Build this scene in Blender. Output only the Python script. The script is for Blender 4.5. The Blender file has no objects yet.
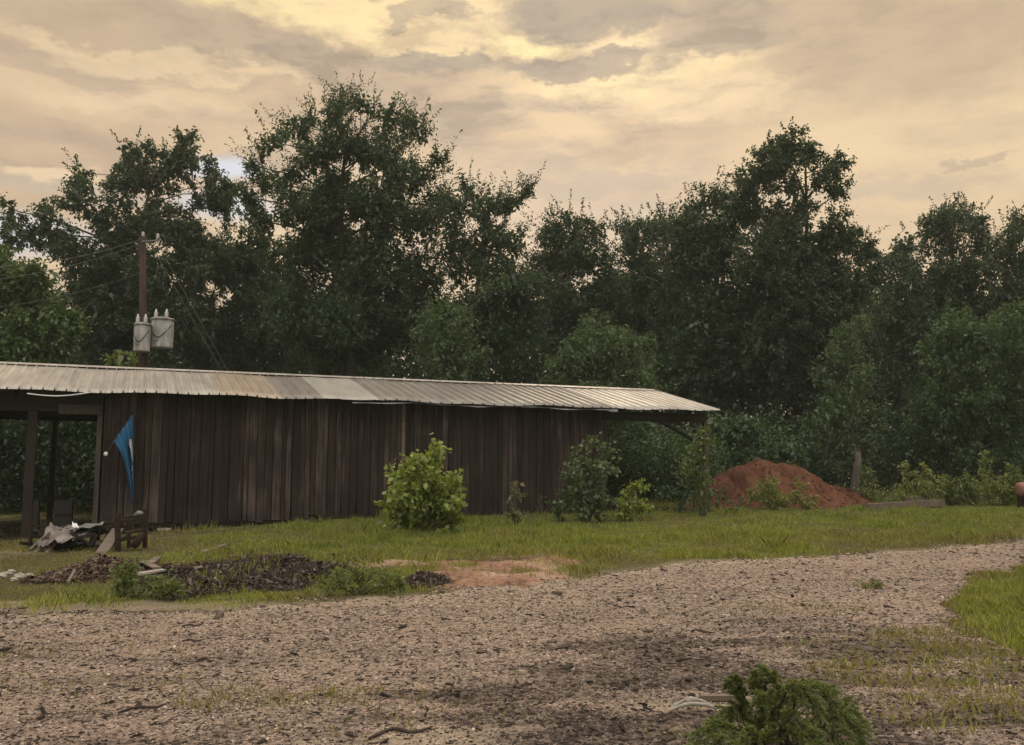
import bpy, math, random
import numpy as np

# ------------------------------------------------------------------ basics
R = np.random.default_rng(7)
random.seed(7)
scene = bpy.context.scene
COL = scene.collection
F = 887.0
PITCH = math.atan(99.5 / F)
CAMZ = 1.55
sP, cP = math.sin(PITCH), math.cos(PITCH)


def ray(px, py):
    cx, cy = (px - 512.0) / F, (372.5 - py) / F
    return np.array((cx, cP - cy * sP, sP + cy * cP))


def at(px, py, Y):
    """measured point of the place at distance Y in front of the viewer"""
    d = ray(px, py)
    return np.array((0, 0, CAMZ)) + d * (Y / d[1])


# ------------------------------------------------------------------ noise
_T = np.random.default_rng(3).random((256, 256))


def vnoise(x, y):
    xi, yi = np.floor(x).astype(int), np.floor(y).astype(int)
    fx, fy = x - xi, y - yi
    fx, fy = fx * fx * (3 - 2 * fx), fy * fy * (3 - 2 * fy)
    a, b = _T[xi & 255, yi & 255], _T[(xi + 1) & 255, yi & 255]
    c, d = _T[xi & 255, (yi + 1) & 255], _T[(xi + 1) & 255, (yi + 1) & 255]
    return (a * (1 - fx) + b * fx) * (1 - fy) + (c * (1 - fx) + d * fx) * fy - 0.5


def fbm(x, y, s=1.0, o=4):
    x, y = np.asarray(x, float) / s, np.asarray(y, float) / s
    v, a = 0, 1.0
    for k in range(o):
        v = v + a * vnoise(x + 17.3 * k, y + 9.1 * k)
        x, y, a = x * 2.03, y * 2.03, a * 0.5
    return v


def sstep(a, b, v):
    t = np.clip((np.asarray(v, float) - a) / (b - a), 0, 1)
    return t * t * (3 - 2 * t)


def g0(x, y):
    """ground height without the fine relief"""
    x, y = np.asarray(x, float), np.asarray(y, float)
    z = 0.015 * np.clip(y, -20, 32) + 0.004 * np.clip(y - 32, 0, 400)
    z = z - 0.24 * (1 - sstep(-10.0, -5.0, x)) * sstep(14, 19, y)
    return z


def on_ground(px, py):
    d = ray(px, py)
    t = 10.0
    for _ in range(40):
        p = d * t
        z = float(g0(p[0], p[1]))
        t = 0.5 * t + 0.5 * ((z - CAMZ) / d[2])
    return d[0] * t, d[1] * t


# barn lines: eave height, eave ends and ridge measured once
ZE = 3.35
rA, rB = ray(140, 394.0), ray(720.5, 412.3)
A = np.array((0, 0, CAMZ)) + rA * ((ZE - CAMZ) / rA[2])
B = np.array((0, 0, CAMZ)) + rB * ((ZE - CAMZ) / rB[2])
du = (B - A)[:2]
LEN = float(np.linalg.norm(du))
du /= LEN
nv = np.array((-du[1], du[0]))
# half width from the ridge end seen at (654, 389)
rr = ray(654, 391.6)
q = rr[0] / rr[1]
HALF = (B[0] - q * B[1]) / (q * nv[1] - nv[0])
rp = B[:2] + nv * HALF
ZR = CAMZ + rr[2] / rr[1] * rp[1]


def barn_uv(x, y):
    return (x - A[0]) * du[0] + (y - A[1]) * du[1], (x - A[0]) * nv[0] + (y - A[1]) * nv[1]


edge_pts = [on_ground(*p) for p in ((-150, 622), (0, 617), (100, 615), (200, 612), (300, 606), (400, 597), (480, 588), (560, 581),
                                    (640, 571), (700, 562), (780, 558), (850, 555), (930, 549), (1024, 541), (1150, 531))]
EX = np.array([-60] + [p[0] for p in edge_pts] + [60])
EY = np.array([edge_pts[0][1] + 0] + [p[1] for p in edge_pts] + [edge_pts[-1][1] + 8])


def edge_y(x):
    return np.interp(x, EX, EY)


def poly_in(x, y, poly):
    x, y = np.asarray(x, float), np.asarray(y, float)
    ins = np.zeros(x.shape, bool)
    n = len(poly)
    for i in range(n):
        (x1, y1), (x2, y2) = poly[i], poly[(i + 1) % n]
        c = ((y1 > y) != (y2 > y)) & (x < (x2 - x1) * (y - y1) / (y2 - y1 + 1e-12) + x1)
        ins ^= c
    return ins


patch_poly = [on_ground(*p) for p in ((951, 602), (965, 588), (990, 578), (1024, 569), (1150, 552), (1250, 640), (1150, 690),
                                      (1024, 658), (990, 643), (965, 625))]


def blob(x, y, px, py, wx, wy, rough=0.35):
    """soft irregular spot on the ground round a measured point, half sizes in metres"""
    cx, cy = on_ground(px, py)
    d = np.hypot((x - cx) / wx, (y - cy) / wy) + rough * fbm(x + cx, y, 0.9)
    return 1 - sstep(0.75, 1.1, d)


def soil_mask(x, y):
    m = blob(x, y, 500, 571, 1.12, 2.0, .7)
    m = np.maximum(m, blob(x, y, 455, 579, .6, 0.8))
    m = np.maximum(m, blob(x, y, 350, 566, 1.3, 0.35) * 0.9)
    m = np.maximum(m, blob(x, y, 540, 563, .7, 1.0, .5) * 0.85)
    m = np.maximum(m, blob(x, y, 165, 571, 1.2, 0.4) * 0.8)
    return m * np.clip(1.2 + 1.3 * fbm(x * .7, y, .45), 0.0, 1)


def mulch_mask(x, y):
    m = blob(x, y, 250, 573, 1.25, 1.9, .85)
    m = np.maximum(m, blob(x, y, 104, 572, 0.7, 1.2, .8))
    m = np.maximum(m, blob(x, y, 420, 582, 0.36, 0.6, .7))
    m = np.maximum(m, blob(x, y, 330, 558, 1.6, 0.35) * 0.7)
    m = np.maximum(m, blob(x, y, 480, 560, 1.3, 0.25) * 0.6)
    return m


def shaded_dirt_mask(x, y):
    """bare dirt floor under the barn roof, its deep shade painted in as dark colour"""
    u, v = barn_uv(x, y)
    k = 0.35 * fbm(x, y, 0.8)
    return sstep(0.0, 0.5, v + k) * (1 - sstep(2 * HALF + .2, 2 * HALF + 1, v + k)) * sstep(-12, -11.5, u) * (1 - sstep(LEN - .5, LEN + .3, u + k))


def damp_mask(x, y):
    m = blob(x, y, 660, 735, 1.9, 0.7, 0.6)
    m = np.maximum(m, blob(x, y, 620, 690, 1.4, 0.9, 0.7) * 0.75)
    m = np.maximum(m, blob(x, y, 900, 728, 1.5, 0.7, 0.5))
    m = np.maximum(m, blob(x, y, 780, 660, 2.0, 0.8, 0.7) * 0.75)
    m = np.maximum(m, blob(x, y, 880, 640, 1.2, 1.0, 0.7) * 0.5)
    m = np.maximum(m, blob(x, y, 60, 740, 1.2, 0.6, 0.7) * 0.45)
    m = np.maximum(m, (1 - sstep(6.0, 10.5, y)) * np.clip(.28 + .8 * fbm(x * .5, y, .9), 0, .7))
    m = np.maximum(m, .35 * np.clip(fbm(x * .35 + 9, y, .8) * 2, 0, 1) * (1 - sstep(10, 15, y)))
    m = np.maximum(m, (1 - sstep(5.2, 8.2, y)) * sstep(-1.2, .6, x) * .95)
    m = m * np.clip(0.62 + .3 * (1 - sstep(6, 8, y)) * sstep(-1.2, .4, x) + 1.9 * fbm(x * 0.30 + .12 * y, y, 0.24, 4) + 0.5 * fbm(x, y, 1.1), 0, 1.15)
    return np.clip(m, 0, 1)


def relief(x, y):
    far = sstep(40, 60, np.abs(y)) 
    z = 0.05 * fbm(x, y, 3.0) + 0.02 * fbm(x + 40, y, 0.7)
    road = 1 - sstep(-0.6, 0.5, y - edge_y(x))
    z = z * (1 - 0.55 * road)
    z = z + 0.012 * fbm(x, y, 0.16, 3)
    s = soil_mask(x, y)
    z = z + 0.02 * s + 0.10 * s * fbm(x * 0.7, y, 0.4, 4)
    d = damp_mask(x, y)
    z = z + d * (0.085 * fbm(x * 0.22 + 0.1 * y, y, 0.26, 4) + 0.015 * fbm(x, y, 0.1, 2))
    # heaps of bark mulch
    for (px, py, wx, wy, h) in ((262, 572, 1.0, 1.2, 0.10), (225, 582, 0.8, 0.8, 0.07), (104, 572, 0.6, 0.9, 0.13), (420, 582, 0.3, 0.35, 0.03)):
        cx, cy = on_ground(px, py)
        q = np.hypot((x - cx) / wx, (y - cy) / wy) + 0.35 * fbm(x, y + cx, 0.6)
        z = z + h * (1 - sstep(0.1, 1.05, q)) * (0.8 + 0.7 * fbm(x, y, 0.35))
    return z * (1 - far)


def gz(x, y):
    return g0(x, y) + relief(np.asarray(x, float), np.asarray(y, float))


def grass_density(x, y):
    x, y = np.asarray(x, float), np.asarray(y, float)
    d = sstep(-0.1, 0.9, y - edge_y(x) + 0.9 * fbm(x, y, 0.8))
    d = d * (1 - 0.985 * soil_mask(x, y)) * (1 - 0.95 * mulch_mask(x, y)) * (1 - 0.92 * shaded_dirt_mask(x, y))
    d = d * (1 - (1 - sstep(-7.0, -4.0, x)) * np.clip(.5 + .9 * fbm(x + 3, y, 1.1), 0, .85))
    d = d * (0.22 + 1.5 * np.clip(fbm(x, y, 0.95) + 0.32, 0, 0.7))
    pj = poly_in(x + 0.45 * fbm(x, y, 0.45), y + 0.45 * fbm(y, x, 0.45), patch_poly)
    d = np.maximum(d, 3.0 * pj * np.clip(0.75 + 1.0 * fbm(x, y, 0.35), 0.15, 1))
    for (px, py, wx, wy, a) in ((285, 700, .75, .3, .30), (915, 672, 1.0, .6, .62), (985, 700, .8, .8, .55), (940, 640, .6, .5, .5), (985, 655, .5, .5, .7), (872, 587, .22, .14, .9),
                                (800, 612, .9, .3, .12), (60, 655, 1.2, .3, .07), (400, 715, .8, .4, .10), (860, 655, .8, .4, .22), (700, 735, .5, .2, .15), (130, 690, 1.0, .4, .06)):
        d = np.maximum(d, a * blob(x, y, px, py, wx, wy, 0.6))
    return d


# ------------------------------------------------------------------ mesh helpers
def link(o, parent=None):
    COL.objects.link(o)
    if parent is not None:
        o.parent = parent
    return o


def np_mesh(name, V, Q, mat, parent=None, smooth=False):
    V = np.ascontiguousarray(V, np.float32).reshape(-1, 3)
    Q = np.ascontiguousarray(Q, np.int32)
    n, k = Q.shape
    me = bpy.data.meshes.new(name)
    me.vertices.add(len(V))
    me.vertices.foreach_set('co', V.ravel())
    me.loops.add(n * k)
    me.loops.foreach_set('vertex_index', Q.ravel())
    me.polygons.add(n)
    me.polygons.foreach_set('loop_start', np.arange(0, n * k, k, dtype=np.int32))
    if smooth:
        me.polygons.foreach_set('use_smooth', np.ones(n, bool))
    me.update(calc_edges=True)
    if mat:
        me.materials.append(mat)
    return link(bpy.data.objects.new(name, me), parent)


class MB:
    def __init__(self):
        self.v, self.f = [], []

    def add(self, verts, faces):
        b = len(self.v)
        self.v += [tuple(map(float, p)) for p in verts]
        self.f += [tuple(i + b for i in f) for f in faces]
        return self

    def box(self, x0, x1, y0, y1, z0, z1, j=0.0):
        P = [(x, y, z) for z in (z0, z1) for (x, y) in ((x0, y0), (x1, y0), (x1, y1), (x0, y1))]
        P = [tuple(c + random.uniform(-j, j) for c in p) for p in P]
        return self.add(P, [(3, 2, 1, 0), (4, 5, 6, 7), (0, 1, 5, 4), (1, 2, 6, 5), (2, 3, 7, 6), (3, 0, 4, 7)])

    def bar(self, a, b, w, h, up=(0, 0, 1), j=0.0):
        a, b, up = np.array(a, float), np.array(b, float), np.array(up, float)
        d = b - a
        d /= np.linalg.norm(d)
        s = np.cross(d, up)
        if np.linalg.norm(s) < 1e-3:
            s = np.cross(d, (1, 0, 0))
        s /= np.linalg.norm(s)
        t = np.cross(s, d)
        P = []
        for e in (a, b):
            for (i, k) in ((-1, -1), (1, -1), (1, 1), (-1, 1)):
                P.append(e + s * w / 2 * i + t * h / 2 * k + np.array([random.uniform(-j, j) for _ in range(3)]))
        return self.add(P, [(0, 1, 2, 3), (7, 6, 5, 4), (4, 5, 1, 0), (5, 6, 2, 1), (6, 7, 3, 2), (7, 4, 0, 3)])

    def tube(self, path, rad, n=8, cap=True):
        path = [np.array(p, float) for p in path]
        if np.isscalar(rad):
            rad = [rad] * len(path)
        V, Fs = [], []
        ref = None
        for i, p in enumerate(path):
            d = path[min(i + 1, len(path) - 1)] - path[max(i - 1, 0)]
            d = d / (np.linalg.norm(d) + 1e-9)
            if ref is None:
                ref = np.cross(d, (0, 0, 1) if abs(d[2]) < 0.9 else (1, 0, 0))
            s = ref - d * np.dot(ref, d)
            s = s / (np.linalg.norm(s) + 1e-9)
            ref = s
            t = np.cross(d, s)
            for k in range(n):
                a = 2 * math.pi * k / n
                V.append(p + rad[i] * (math.cos(a) * s + math.sin(a) * t))
        for i in range(len(path) - 1):
            for k in range(n):
                Fs.append((i * n + k, i * n + (k + 1) % n, (i + 1) * n + (k + 1) % n, (i + 1) * n + k))
        if cap:
            Fs.append(tuple(range(n))[::-1])
            Fs.append(tuple((len(path) - 1) * n + k for k in range(n)))
        return self.add(V, Fs)

    def lathe(self, c, prof, n=20):
        V, Fs = [], []
        for (r, z) in prof:
            for k in range(n):
                a = 2 * math.pi * k / n
                V.append((c[0] + r * math.cos(a), c[1] + r * math.sin(a), c[2] + z))
        for i in range(len(prof) - 1):
            for k in range(n):
                Fs.append((i * n + k, i * n + (k + 1) % n, (i + 1) * n + (k + 1) % n, (i + 1) * n + k))
        Fs.append(tuple(range(n))[::-1])
        Fs.append(tuple((len(prof) - 1) * n + k for k in range(n)))
        return self.add(V, Fs)

    def build(self, name, mat, parent=None, smooth=False):
        me = bpy.data.meshes.new(name)
        me.from_pydata(self.v, [], self.f)
        if smooth:
            me.polygons.foreach_set('use_smooth', np.ones(len(me.polygons), bool))
        me.update()
        if mat:
            me.materials.append(mat)
        return link(bpy.data.objects.new(name, me), parent)


def tag(o, label=None, cat=None, group=None, kind=None):
    for k, v in (('label', label), ('category', cat), ('group', group), ('kind', kind)):
        if v:
            o[k] = v
    return o


def empty(name, loc=(0, 0, 0), rz=0.0):
    o = bpy.data.objects.new(name, None)
    o.empty_display_size = 0.3
    o.location = tuple(map(float, loc))
    o.rotation_euler = (0, 0, rz)
    return link(o)


# ------------------------------------------------------------------ materials
class NT:
    def __init__(self, nt):
        self.nt = nt

    def n(self, t, **kw):
        nd = self.nt.nodes.new(t)
        ins = kw.pop('ins', {})
        for k, v in kw.items():
            setattr(nd, k, v)
        for k, v in ins.items():
            s = nd.inputs[k]
            if isinstance(v, bpy.types.NodeSocket):
                self.nt.links.new(v, s)
            elif isinstance(v, bpy.types.Node):
                self.nt.links.new(v.outputs[0], s)
            else:
                if s.type == 'RGBA' and len(v) == 3:
                    v = (*v, 1)
                s.default_value = v
        return nd

    def ramp(self, fac, stops, interp='LINEAR'):
        nd = self.n('ShaderNodeValToRGB', ins={0: fac})
        cr = nd.color_ramp
        cr.interpolation = interp
        while len(cr.elements) < len(stops):
            cr.elements.new(0.5)
        for e, (p, c) in zip(cr.elements, stops):
            e.position = p
            e.color = (*c, 1) if len(c) == 3 else c
        return nd.outputs[0]

    def noise(self, vec, scale, detail=4, rough=0.55, dist=0.0):
        return self.n('ShaderNodeTexNoise', ins={'Vector': vec, 'Scale': scale, 'Detail': detail, 'Roughness': rough, 'Distortion': dist}).outputs[0]

    def math(self, op, a, b=0.0, clamp=False):
        return self.n('ShaderNodeMath', operation=op, use_clamp=clamp, ins={0: a, 1: b}).outputs[0]

    def mix(self, fac, a, b, blend='MIX'):
        nd = self.n('ShaderNodeMix', data_type='RGBA', blend_type=blend, clamp_factor=True)
        for s, v in ((nd.inputs[0], fac), (nd.inputs[6], a), (nd.inputs[7], b)):
            if isinstance(v, bpy.types.NodeSocket):
                self.nt.links.new(v, s)
            else:
                s.default_value = (*v, 1) if (not np.isscalar(v) and len(v) == 3) else v
        return nd.outputs[2]

    def vmul(self, vec, s):
        return self.n('ShaderNodeVectorMath', operation='MULTIPLY', ins={0: vec, 1: s}).outputs[0]


def new_mat(name):
    m = bpy.data.materials.new(name)
    m.use_nodes = True
    m.node_tree.nodes.clear()
    t = NT(m.node_tree)
    out = t.n('ShaderNodeOutputMaterial')
    return m, t, out


def finish(t, out, col, rough=0.8, metal=0.0, bump=None, bstr=0.4, bdist=0.02, spec=0.3):
    p = t.n('ShaderNodeBsdfPrincipled', ins={'Base Color': col, 'Roughness': rough, 'Metallic': metal, 'Specular IOR Level': spec})
    if bump is not None:
        b = t.n('ShaderNodeBump', ins={'Height': bump, 'Strength': bstr, 'Distance': bdist})
        t.nt.links.new(b.outputs[0], p.inputs['Normal'])
    t.nt.links.new(p.outputs[0], out.inputs[0])


def leaf_mat(name, dark, light, trans=0.35, tint=(1.2, 1.2, 0.55), patch=0.55):
    m, t, out = new_mat(name)
    geo = t.n('ShaderNodeNewGeometry')
    tc = t.n('ShaderNodeTexCoord')
    rnd = geo.outputs['Random Per Island']
    big = t.noise(tc.outputs['Object'], patch, 2)
    f = t.math('ADD', t.math('MULTIPLY', rnd, 0.55), t.math('MULTIPLY', big, 0.5))
    col = t.ramp(f, [(0.15, dark), (0.55, tuple((a + b) / 2 for a, b in zip(dark, light))), (0.9, light)])
    d = t.n('ShaderNodeBsdfDiffuse', ins={'Color': col})
    tr = t.n('ShaderNodeBsdfTranslucent', ins={'Color': t.mix(1.0, col, tint, 'MULTIPLY')})
    gl = t.n('ShaderNodeBsdfGlossy', ins={'Color': (1, 1, 1), 'Roughness': 0.45})
    m1 = t.n('ShaderNodeMixShader', ins={0: trans, 1: d, 2: tr})
    m2 = t.n('ShaderNodeMixShader', ins={0: 0.035, 1: m1, 2: gl})
    t.nt.links.new(m2.outputs[0], out.inputs[0])
    return m


def bark_mat(name, a, b):
    m, t, out = new_mat(name)
    tc = t.n('ShaderNodeTexCoord')
    n1 = t.noise(t.vmul(tc.outputs['Object'], (6, 6, 1.2)), 2.0, 5)
    finish(t, out, t.ramp(n1, [(0.3, a), (0.7, b)]), 0.9, bump=n1, bstr=0.6)
    return m


def wood_mat(name, dark, mid, light, axis=2):
    """weathered boards: grain along one local axis, each board its own tone"""
    m, t, out = new_mat(name)
    tc = t.n('ShaderNodeTexCoord')
    geo = t.n('ShaderNodeNewGeometry')
    rnd = geo.outputs['Random Per Island']
    off = t.n('ShaderNodeCombineXYZ', ins={0: t.math('MULTIPLY', rnd, 37.0), 1: t.math('MULTIPLY', rnd, 11.0), 2: t.math('MULTIPLY', rnd, 23.0)})
    v = t.n('ShaderNodeVectorMath', operation='ADD', ins={0: tc.outputs['Object'], 1: off.outputs[0]}).outputs[0]
    sc = [9, 9, 9]
    sc[axis] = 0.55
    n1 = t.noise(t.vmul(v, tuple(sc)), 1.6, 6, 0.65)
    sc2 = [40, 40, 40]
    sc2[axis] = 1.2
    n2 = t.noise(t.vmul(v, tuple(sc2)), 1.0, 4, 0.7)
    n3 = t.noise(tc.outputs['Object'], 0.9, 4, 0.6)
    f = t.math('ADD', t.math('ADD', t.math('MULTIPLY', n1, 0.55), t.math('MULTIPLY', n2, 0.3)), t.math('MULTIPLY', t.math('SUBTRACT', rnd, 0.5), 0.17))
    f = t.math('ADD', f, t.math('MULTIPLY', t.math('SUBTRACT', n3, 0.5), 0.35))
    col = t.ramp(f, [(0.22, dark), (0.46, mid), (0.76, light)])
    finish(t, out, col, 0.85, bump=n2, bstr=0.5, bdist=0.01, spec=0.2)
    return m


def metal_mat(name, a, b, rust, rough=0.42, rust_amt=0.5, metal=0.75):
    m, t, out = new_mat(name)
    tc = t.n('ShaderNodeTexCoord')
    v = tc.outputs['Object']
    n1 = t.noise(t.vmul(v, (2.5, 0.5, 0.5)), 1.3, 5, 0.6)
    n2 = t.noise(t.vmul(v, (7.0, 0.6, 1)), 1.0, 6, 0.7)
    n3 = t.noise(v, 9.0, 4)
    c = t.ramp(n1, [(0.3, a), (0.7, b)])
    rf = t.ramp(n2, [(0.5, (0, 0, 0)), (0.75, (rust_amt,) * 3)])
    col = t.mix(rf, c, rust)
    ro = t.math('ADD', t.math('MULTIPLY', n3, 0.25), rough - 0.1)
    me = t.math('SUBTRACT', metal, t.math('MULTIPLY', rf, 0.6), True)
    p = t.n('ShaderNodeBsdfPrincipled', ins={'Base Color': col, 'Roughness': ro, 'Metallic': me})
    bp = t.n('ShaderNodeBump', ins={'Height': t.noise(t.vmul(v, (3, 1.2, 1)), 1.5, 3), 'Strength': 0.25, 'Distance': 0.03})
    t.nt.links.new(bp.outputs[0], p.inputs['Normal'])
    t.nt.links.new(p.outputs[0], out.inputs[0])
    return m


def plain_mat(name, a, b, scale=6.0, rough=0.8, metal=0.0, bstr=0.3, stretch=(1, 1, 1)):
    m, t, out = new_mat(name)
    tc = t.n('ShaderNodeTexCoord')
    n1 = t.noise(t.vmul(tc.outputs['Object'], stretch), scale, 5, 0.6)
    finish(t, out, t.ramp(n1, [(0.3, a), (0.7, b)]), rough, metal, bump=n1, bstr=bstr)
    return m


def chip_mat(name, stops, rough=0.85):
    m, t, out = new_mat(name)
    geo = t.n('ShaderNodeNewGeometry')
    tc = t.n('ShaderNodeTexCoord')
    n1 = t.noise(tc.outputs['Object'], 60.0, 3)
    f = t.math('ADD', geo.outputs['Random Per Island'], t.math('MULTIPLY', t.math('SUBTRACT', n1, 0.5), 0.3), True)
    finish(t, out, t.ramp(f, stops), rough, spec=0.2)
    return m


M = {}
M['leaf_oak'] = leaf_mat('oak_leaves', (0.0179, 0.0305, 0.0158), (0.075, 0.1126, 0.0488))
M['leaf_ash'] = leaf_mat('ash_leaves', (0.0199, 0.0347, 0.0189), (0.0825, 0.126, 0.0561))
M['leaf_dark'] = leaf_mat('dark_leaves', (0.0179, 0.0326, 0.0179), (0.0775, 0.1206, 0.0525))
M['leaf_mid'] = leaf_mat('mid_leaves', (0.0284, 0.0504, 0.0231), (0.115, 0.1769, 0.0659))
M['leaf_olive'] = leaf_mat('olive_leaves', (0.0378, 0.0599, 0.0273), (0.14, 0.201, 0.0781))
M['leaf_fresh'] = leaf_mat('fresh_leaves', (0.034, 0.066, 0.018), (0.125, 0.180, 0.050))
M['leaf_bright'] = leaf_mat('bright_leaves', (0.090, 0.138, 0.024), (0.420, 0.480, 0.125), 0.4)
M['leaf_grey'] = leaf_mat('grey_green_leaves', (0.045, 0.075, 0.030), (0.140, 0.185, 0.080), 0.3)
M['leaf_weed'] = leaf_mat('weed_leaves', (0.065, 0.092, 0.026), (0.205, 0.240, 0.075), 0.35)
M['leaf_pale'] = leaf_mat('pale_weed_leaves', (0.095, 0.125, 0.030), (0.340, 0.370, 0.105), 0.4)
M['leaf_pink'] = leaf_mat('pinkish_leaves', (0.090, 0.095, 0.050), (0.260, 0.225, 0.130), 0.3)
M['needle'] = leaf_mat('conifer_needles', (0.036, 0.060, 0.020), (0.320, 0.360, 0.135), 0.3, patch=9.0)
M['grass'] = leaf_mat('grass_blades', (0.092, 0.130, 0.019), (0.450, 0.480, 0.100), 0.4, (1.15, 1.1, 0.6), 1.6)
M['grass_lush'] = leaf_mat('lush_grass_blades', (0.085, 0.120, 0.022), (0.370, 0.395, 0.095), 0.4, patch=1.6)
M['grass_dry'] = leaf_mat('dry_grass_blades', (0.140, 0.125, 0.045), (0.330, 0.285, 0.115), 0.3)
M['bark'] = bark_mat('bark', (0.035, 0.028, 0.022), (0.085, 0.070, 0.055))
M['bark_pale'] = bark_mat('pale_bark', (0.045, 0.039, 0.033), (0.11, 0.096, 0.08))
M['stem'] = bark_mat('green_stem', (0.06, 0.06, 0.025), (0.12, 0.12, 0.05))
M['wall'] = wood_mat('weathered_boards', (0.008, 0.006, 0.005), (0.040, 0.028, 0.025), (0.195, 0.152, 0.134))
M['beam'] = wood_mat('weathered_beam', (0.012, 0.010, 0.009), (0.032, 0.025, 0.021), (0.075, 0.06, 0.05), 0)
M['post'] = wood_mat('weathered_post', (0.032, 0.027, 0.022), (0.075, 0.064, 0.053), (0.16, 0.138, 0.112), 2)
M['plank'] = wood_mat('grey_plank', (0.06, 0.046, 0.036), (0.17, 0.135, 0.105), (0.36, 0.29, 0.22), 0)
M['roof_pale'] = metal_mat('galvanised_sheet_pale', (0.302, 0.276, 0.243), (0.47, 0.432, 0.38), (0.20, 0.13, 0.08), 0.46, 0.5, 0.62)
M['roof_rust'] = metal_mat('galvanised_sheet_rusty', (0.302, 0.256, 0.205), (0.454, 0.376, 0.281), (0.30, 0.17, 0.07), 0.42, 0.8, 0.62)
M['roof_smooth'] = metal_mat('smooth_sheet', (0.277, 0.268, 0.236), (0.403, 0.38, 0.331), (0.26, 0.22, 0.17), 0.5, 0.5, 0.55)
M['roof_grey'] = metal_mat('galvanised_sheet_grey', (0.168, 0.154, 0.14), (0.282, 0.256, 0.225), (0.17, 0.12, 0.08), 0.46, 0.7, 0.62)
M['pole'] = bark_mat('creosote_pole', (0.024, 0.015, 0.013), (0.066, 0.040, 0.033))
M['can'] = plain_mat('transformer_paint', (0.13, 0.122, 0.108), (0.36, 0.355, 0.335), 2.6, 0.5, 0.0, 0.1, (2.2, 2.2, .6))
M['ceramic'] = plain_mat('ceramic', (0.42, 0.40, 0.38), (0.55, 0.53, 0.50), 5, 0.3)
M['steel'] = plain_mat('grey_steel', (0.12, 0.12, 0.12), (0.25, 0.25, 0.25), 8, 0.5, 0.6)
M['wire'] = plain_mat('wire', (0.08, 0.08, 0.08), (0.15, 0.15, 0.145), 8, 0.5, 0.4)
M['rust'] = plain_mat('rusty_iron', (0.016, 0.010, 0.008), (0.058, 0.032, 0.022), 12, 0.85, 0.2, 0.5)
M['redrust'] = plain_mat('rusty_red_paint', (0.045, 0.018, 0.015), (0.10, 0.042, 0.033), 5, 0.7, 0.1, 0.4)
M['tank'] = plain_mat('faded_red_paint', (0.15, 0.065, 0.05), (0.30, 0.15, 0.12), 5, 0.6, 0.1, 0.3)
M['scrap'] = plain_mat('scrap_sheet', (0.10, 0.088, 0.082), (0.27, 0.235, 0.22), 4, 0.45, 0.4, 0.4)
M['white'] = plain_mat('white_plastic', (0.62, 0.62, 0.62), (0.80, 0.80, 0.80), 5, 0.4)
M['box'] = plain_mat('dull_grey_panel', (0.04, 0.034, 0.031), (0.07, 0.06, 0.054), 3, 0.7)
M['black'] = plain_mat('black_rubber', (0.012, 0.012, 0.012), (0.03, 0.03, 0.03), 6, 0.8)
M['blue'] = plain_mat('blue_flag_cloth', (0.026, 0.118, 0.250), (0.036, 0.160, 0.325), 5, 0.8)
M['navy'] = plain_mat('dark_flag_print', (0.010, 0.014, 0.030), (0.020, 0.030, 0.060), 5, 0.8)
M['silver'] = plain_mat('pale_flag_print', (0.55, 0.57, 0.62), (0.72, 0.73, 0.76), 5, 0.8)
M['bleached'] = plain_mat('bleached_wood', (0.24, 0.21, 0.18), (0.44, 0.40, 0.35), 14, 0.8, 0, 0.4, (1, 4, 4))
M['stick'] = plain_mat('dark_stick', (0.028, 0.020, 0.016), (0.085, 0.062, 0.05), 20, 0.9)
M['rock'] = plain_mat('limestone', (0.22, 0.20, 0.17), (0.50, 0.46, 0.40), 7, 0.9, 0, 0.5)
M['gravel'] = chip_mat('gravel_chips', [(0.0, (0.035, 0.026, 0.021)), (0.2, (0.14, 0.105, 0.085)), (0.45, (0.280, 0.208, 0.164)), (0.8, (0.43, 0.330, 0.262)), (1.0, (0.56, 0.455, 0.375))])
M['damp'] = chip_mat('damp_gravel_chips', [(0.0, (0.03, 0.022, 0.018)), (0.3, (0.095, 0.070, 0.056)), (0.7, (0.21, 0.158, 0.127)), (1.0, (0.36, 0.30, 0.25))])
M['chips'] = chip_mat('dark_bark_chips', [(0.0, (0.012, 0.009, 0.007)), (0.6, (0.038, 0.027, 0.022)), (0.9, (0.09, 0.066, 0.052)), (1.0, (0.24, 0.195, 0.165))])
M['redchips'] = chip_mat('reddish_chips', [(0.0, (0.030, 0.018, 0.013)), (0.6, (0.085, 0.052, 0.038)), (1.0, (0.26, 0.19, 0.14))])


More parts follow.
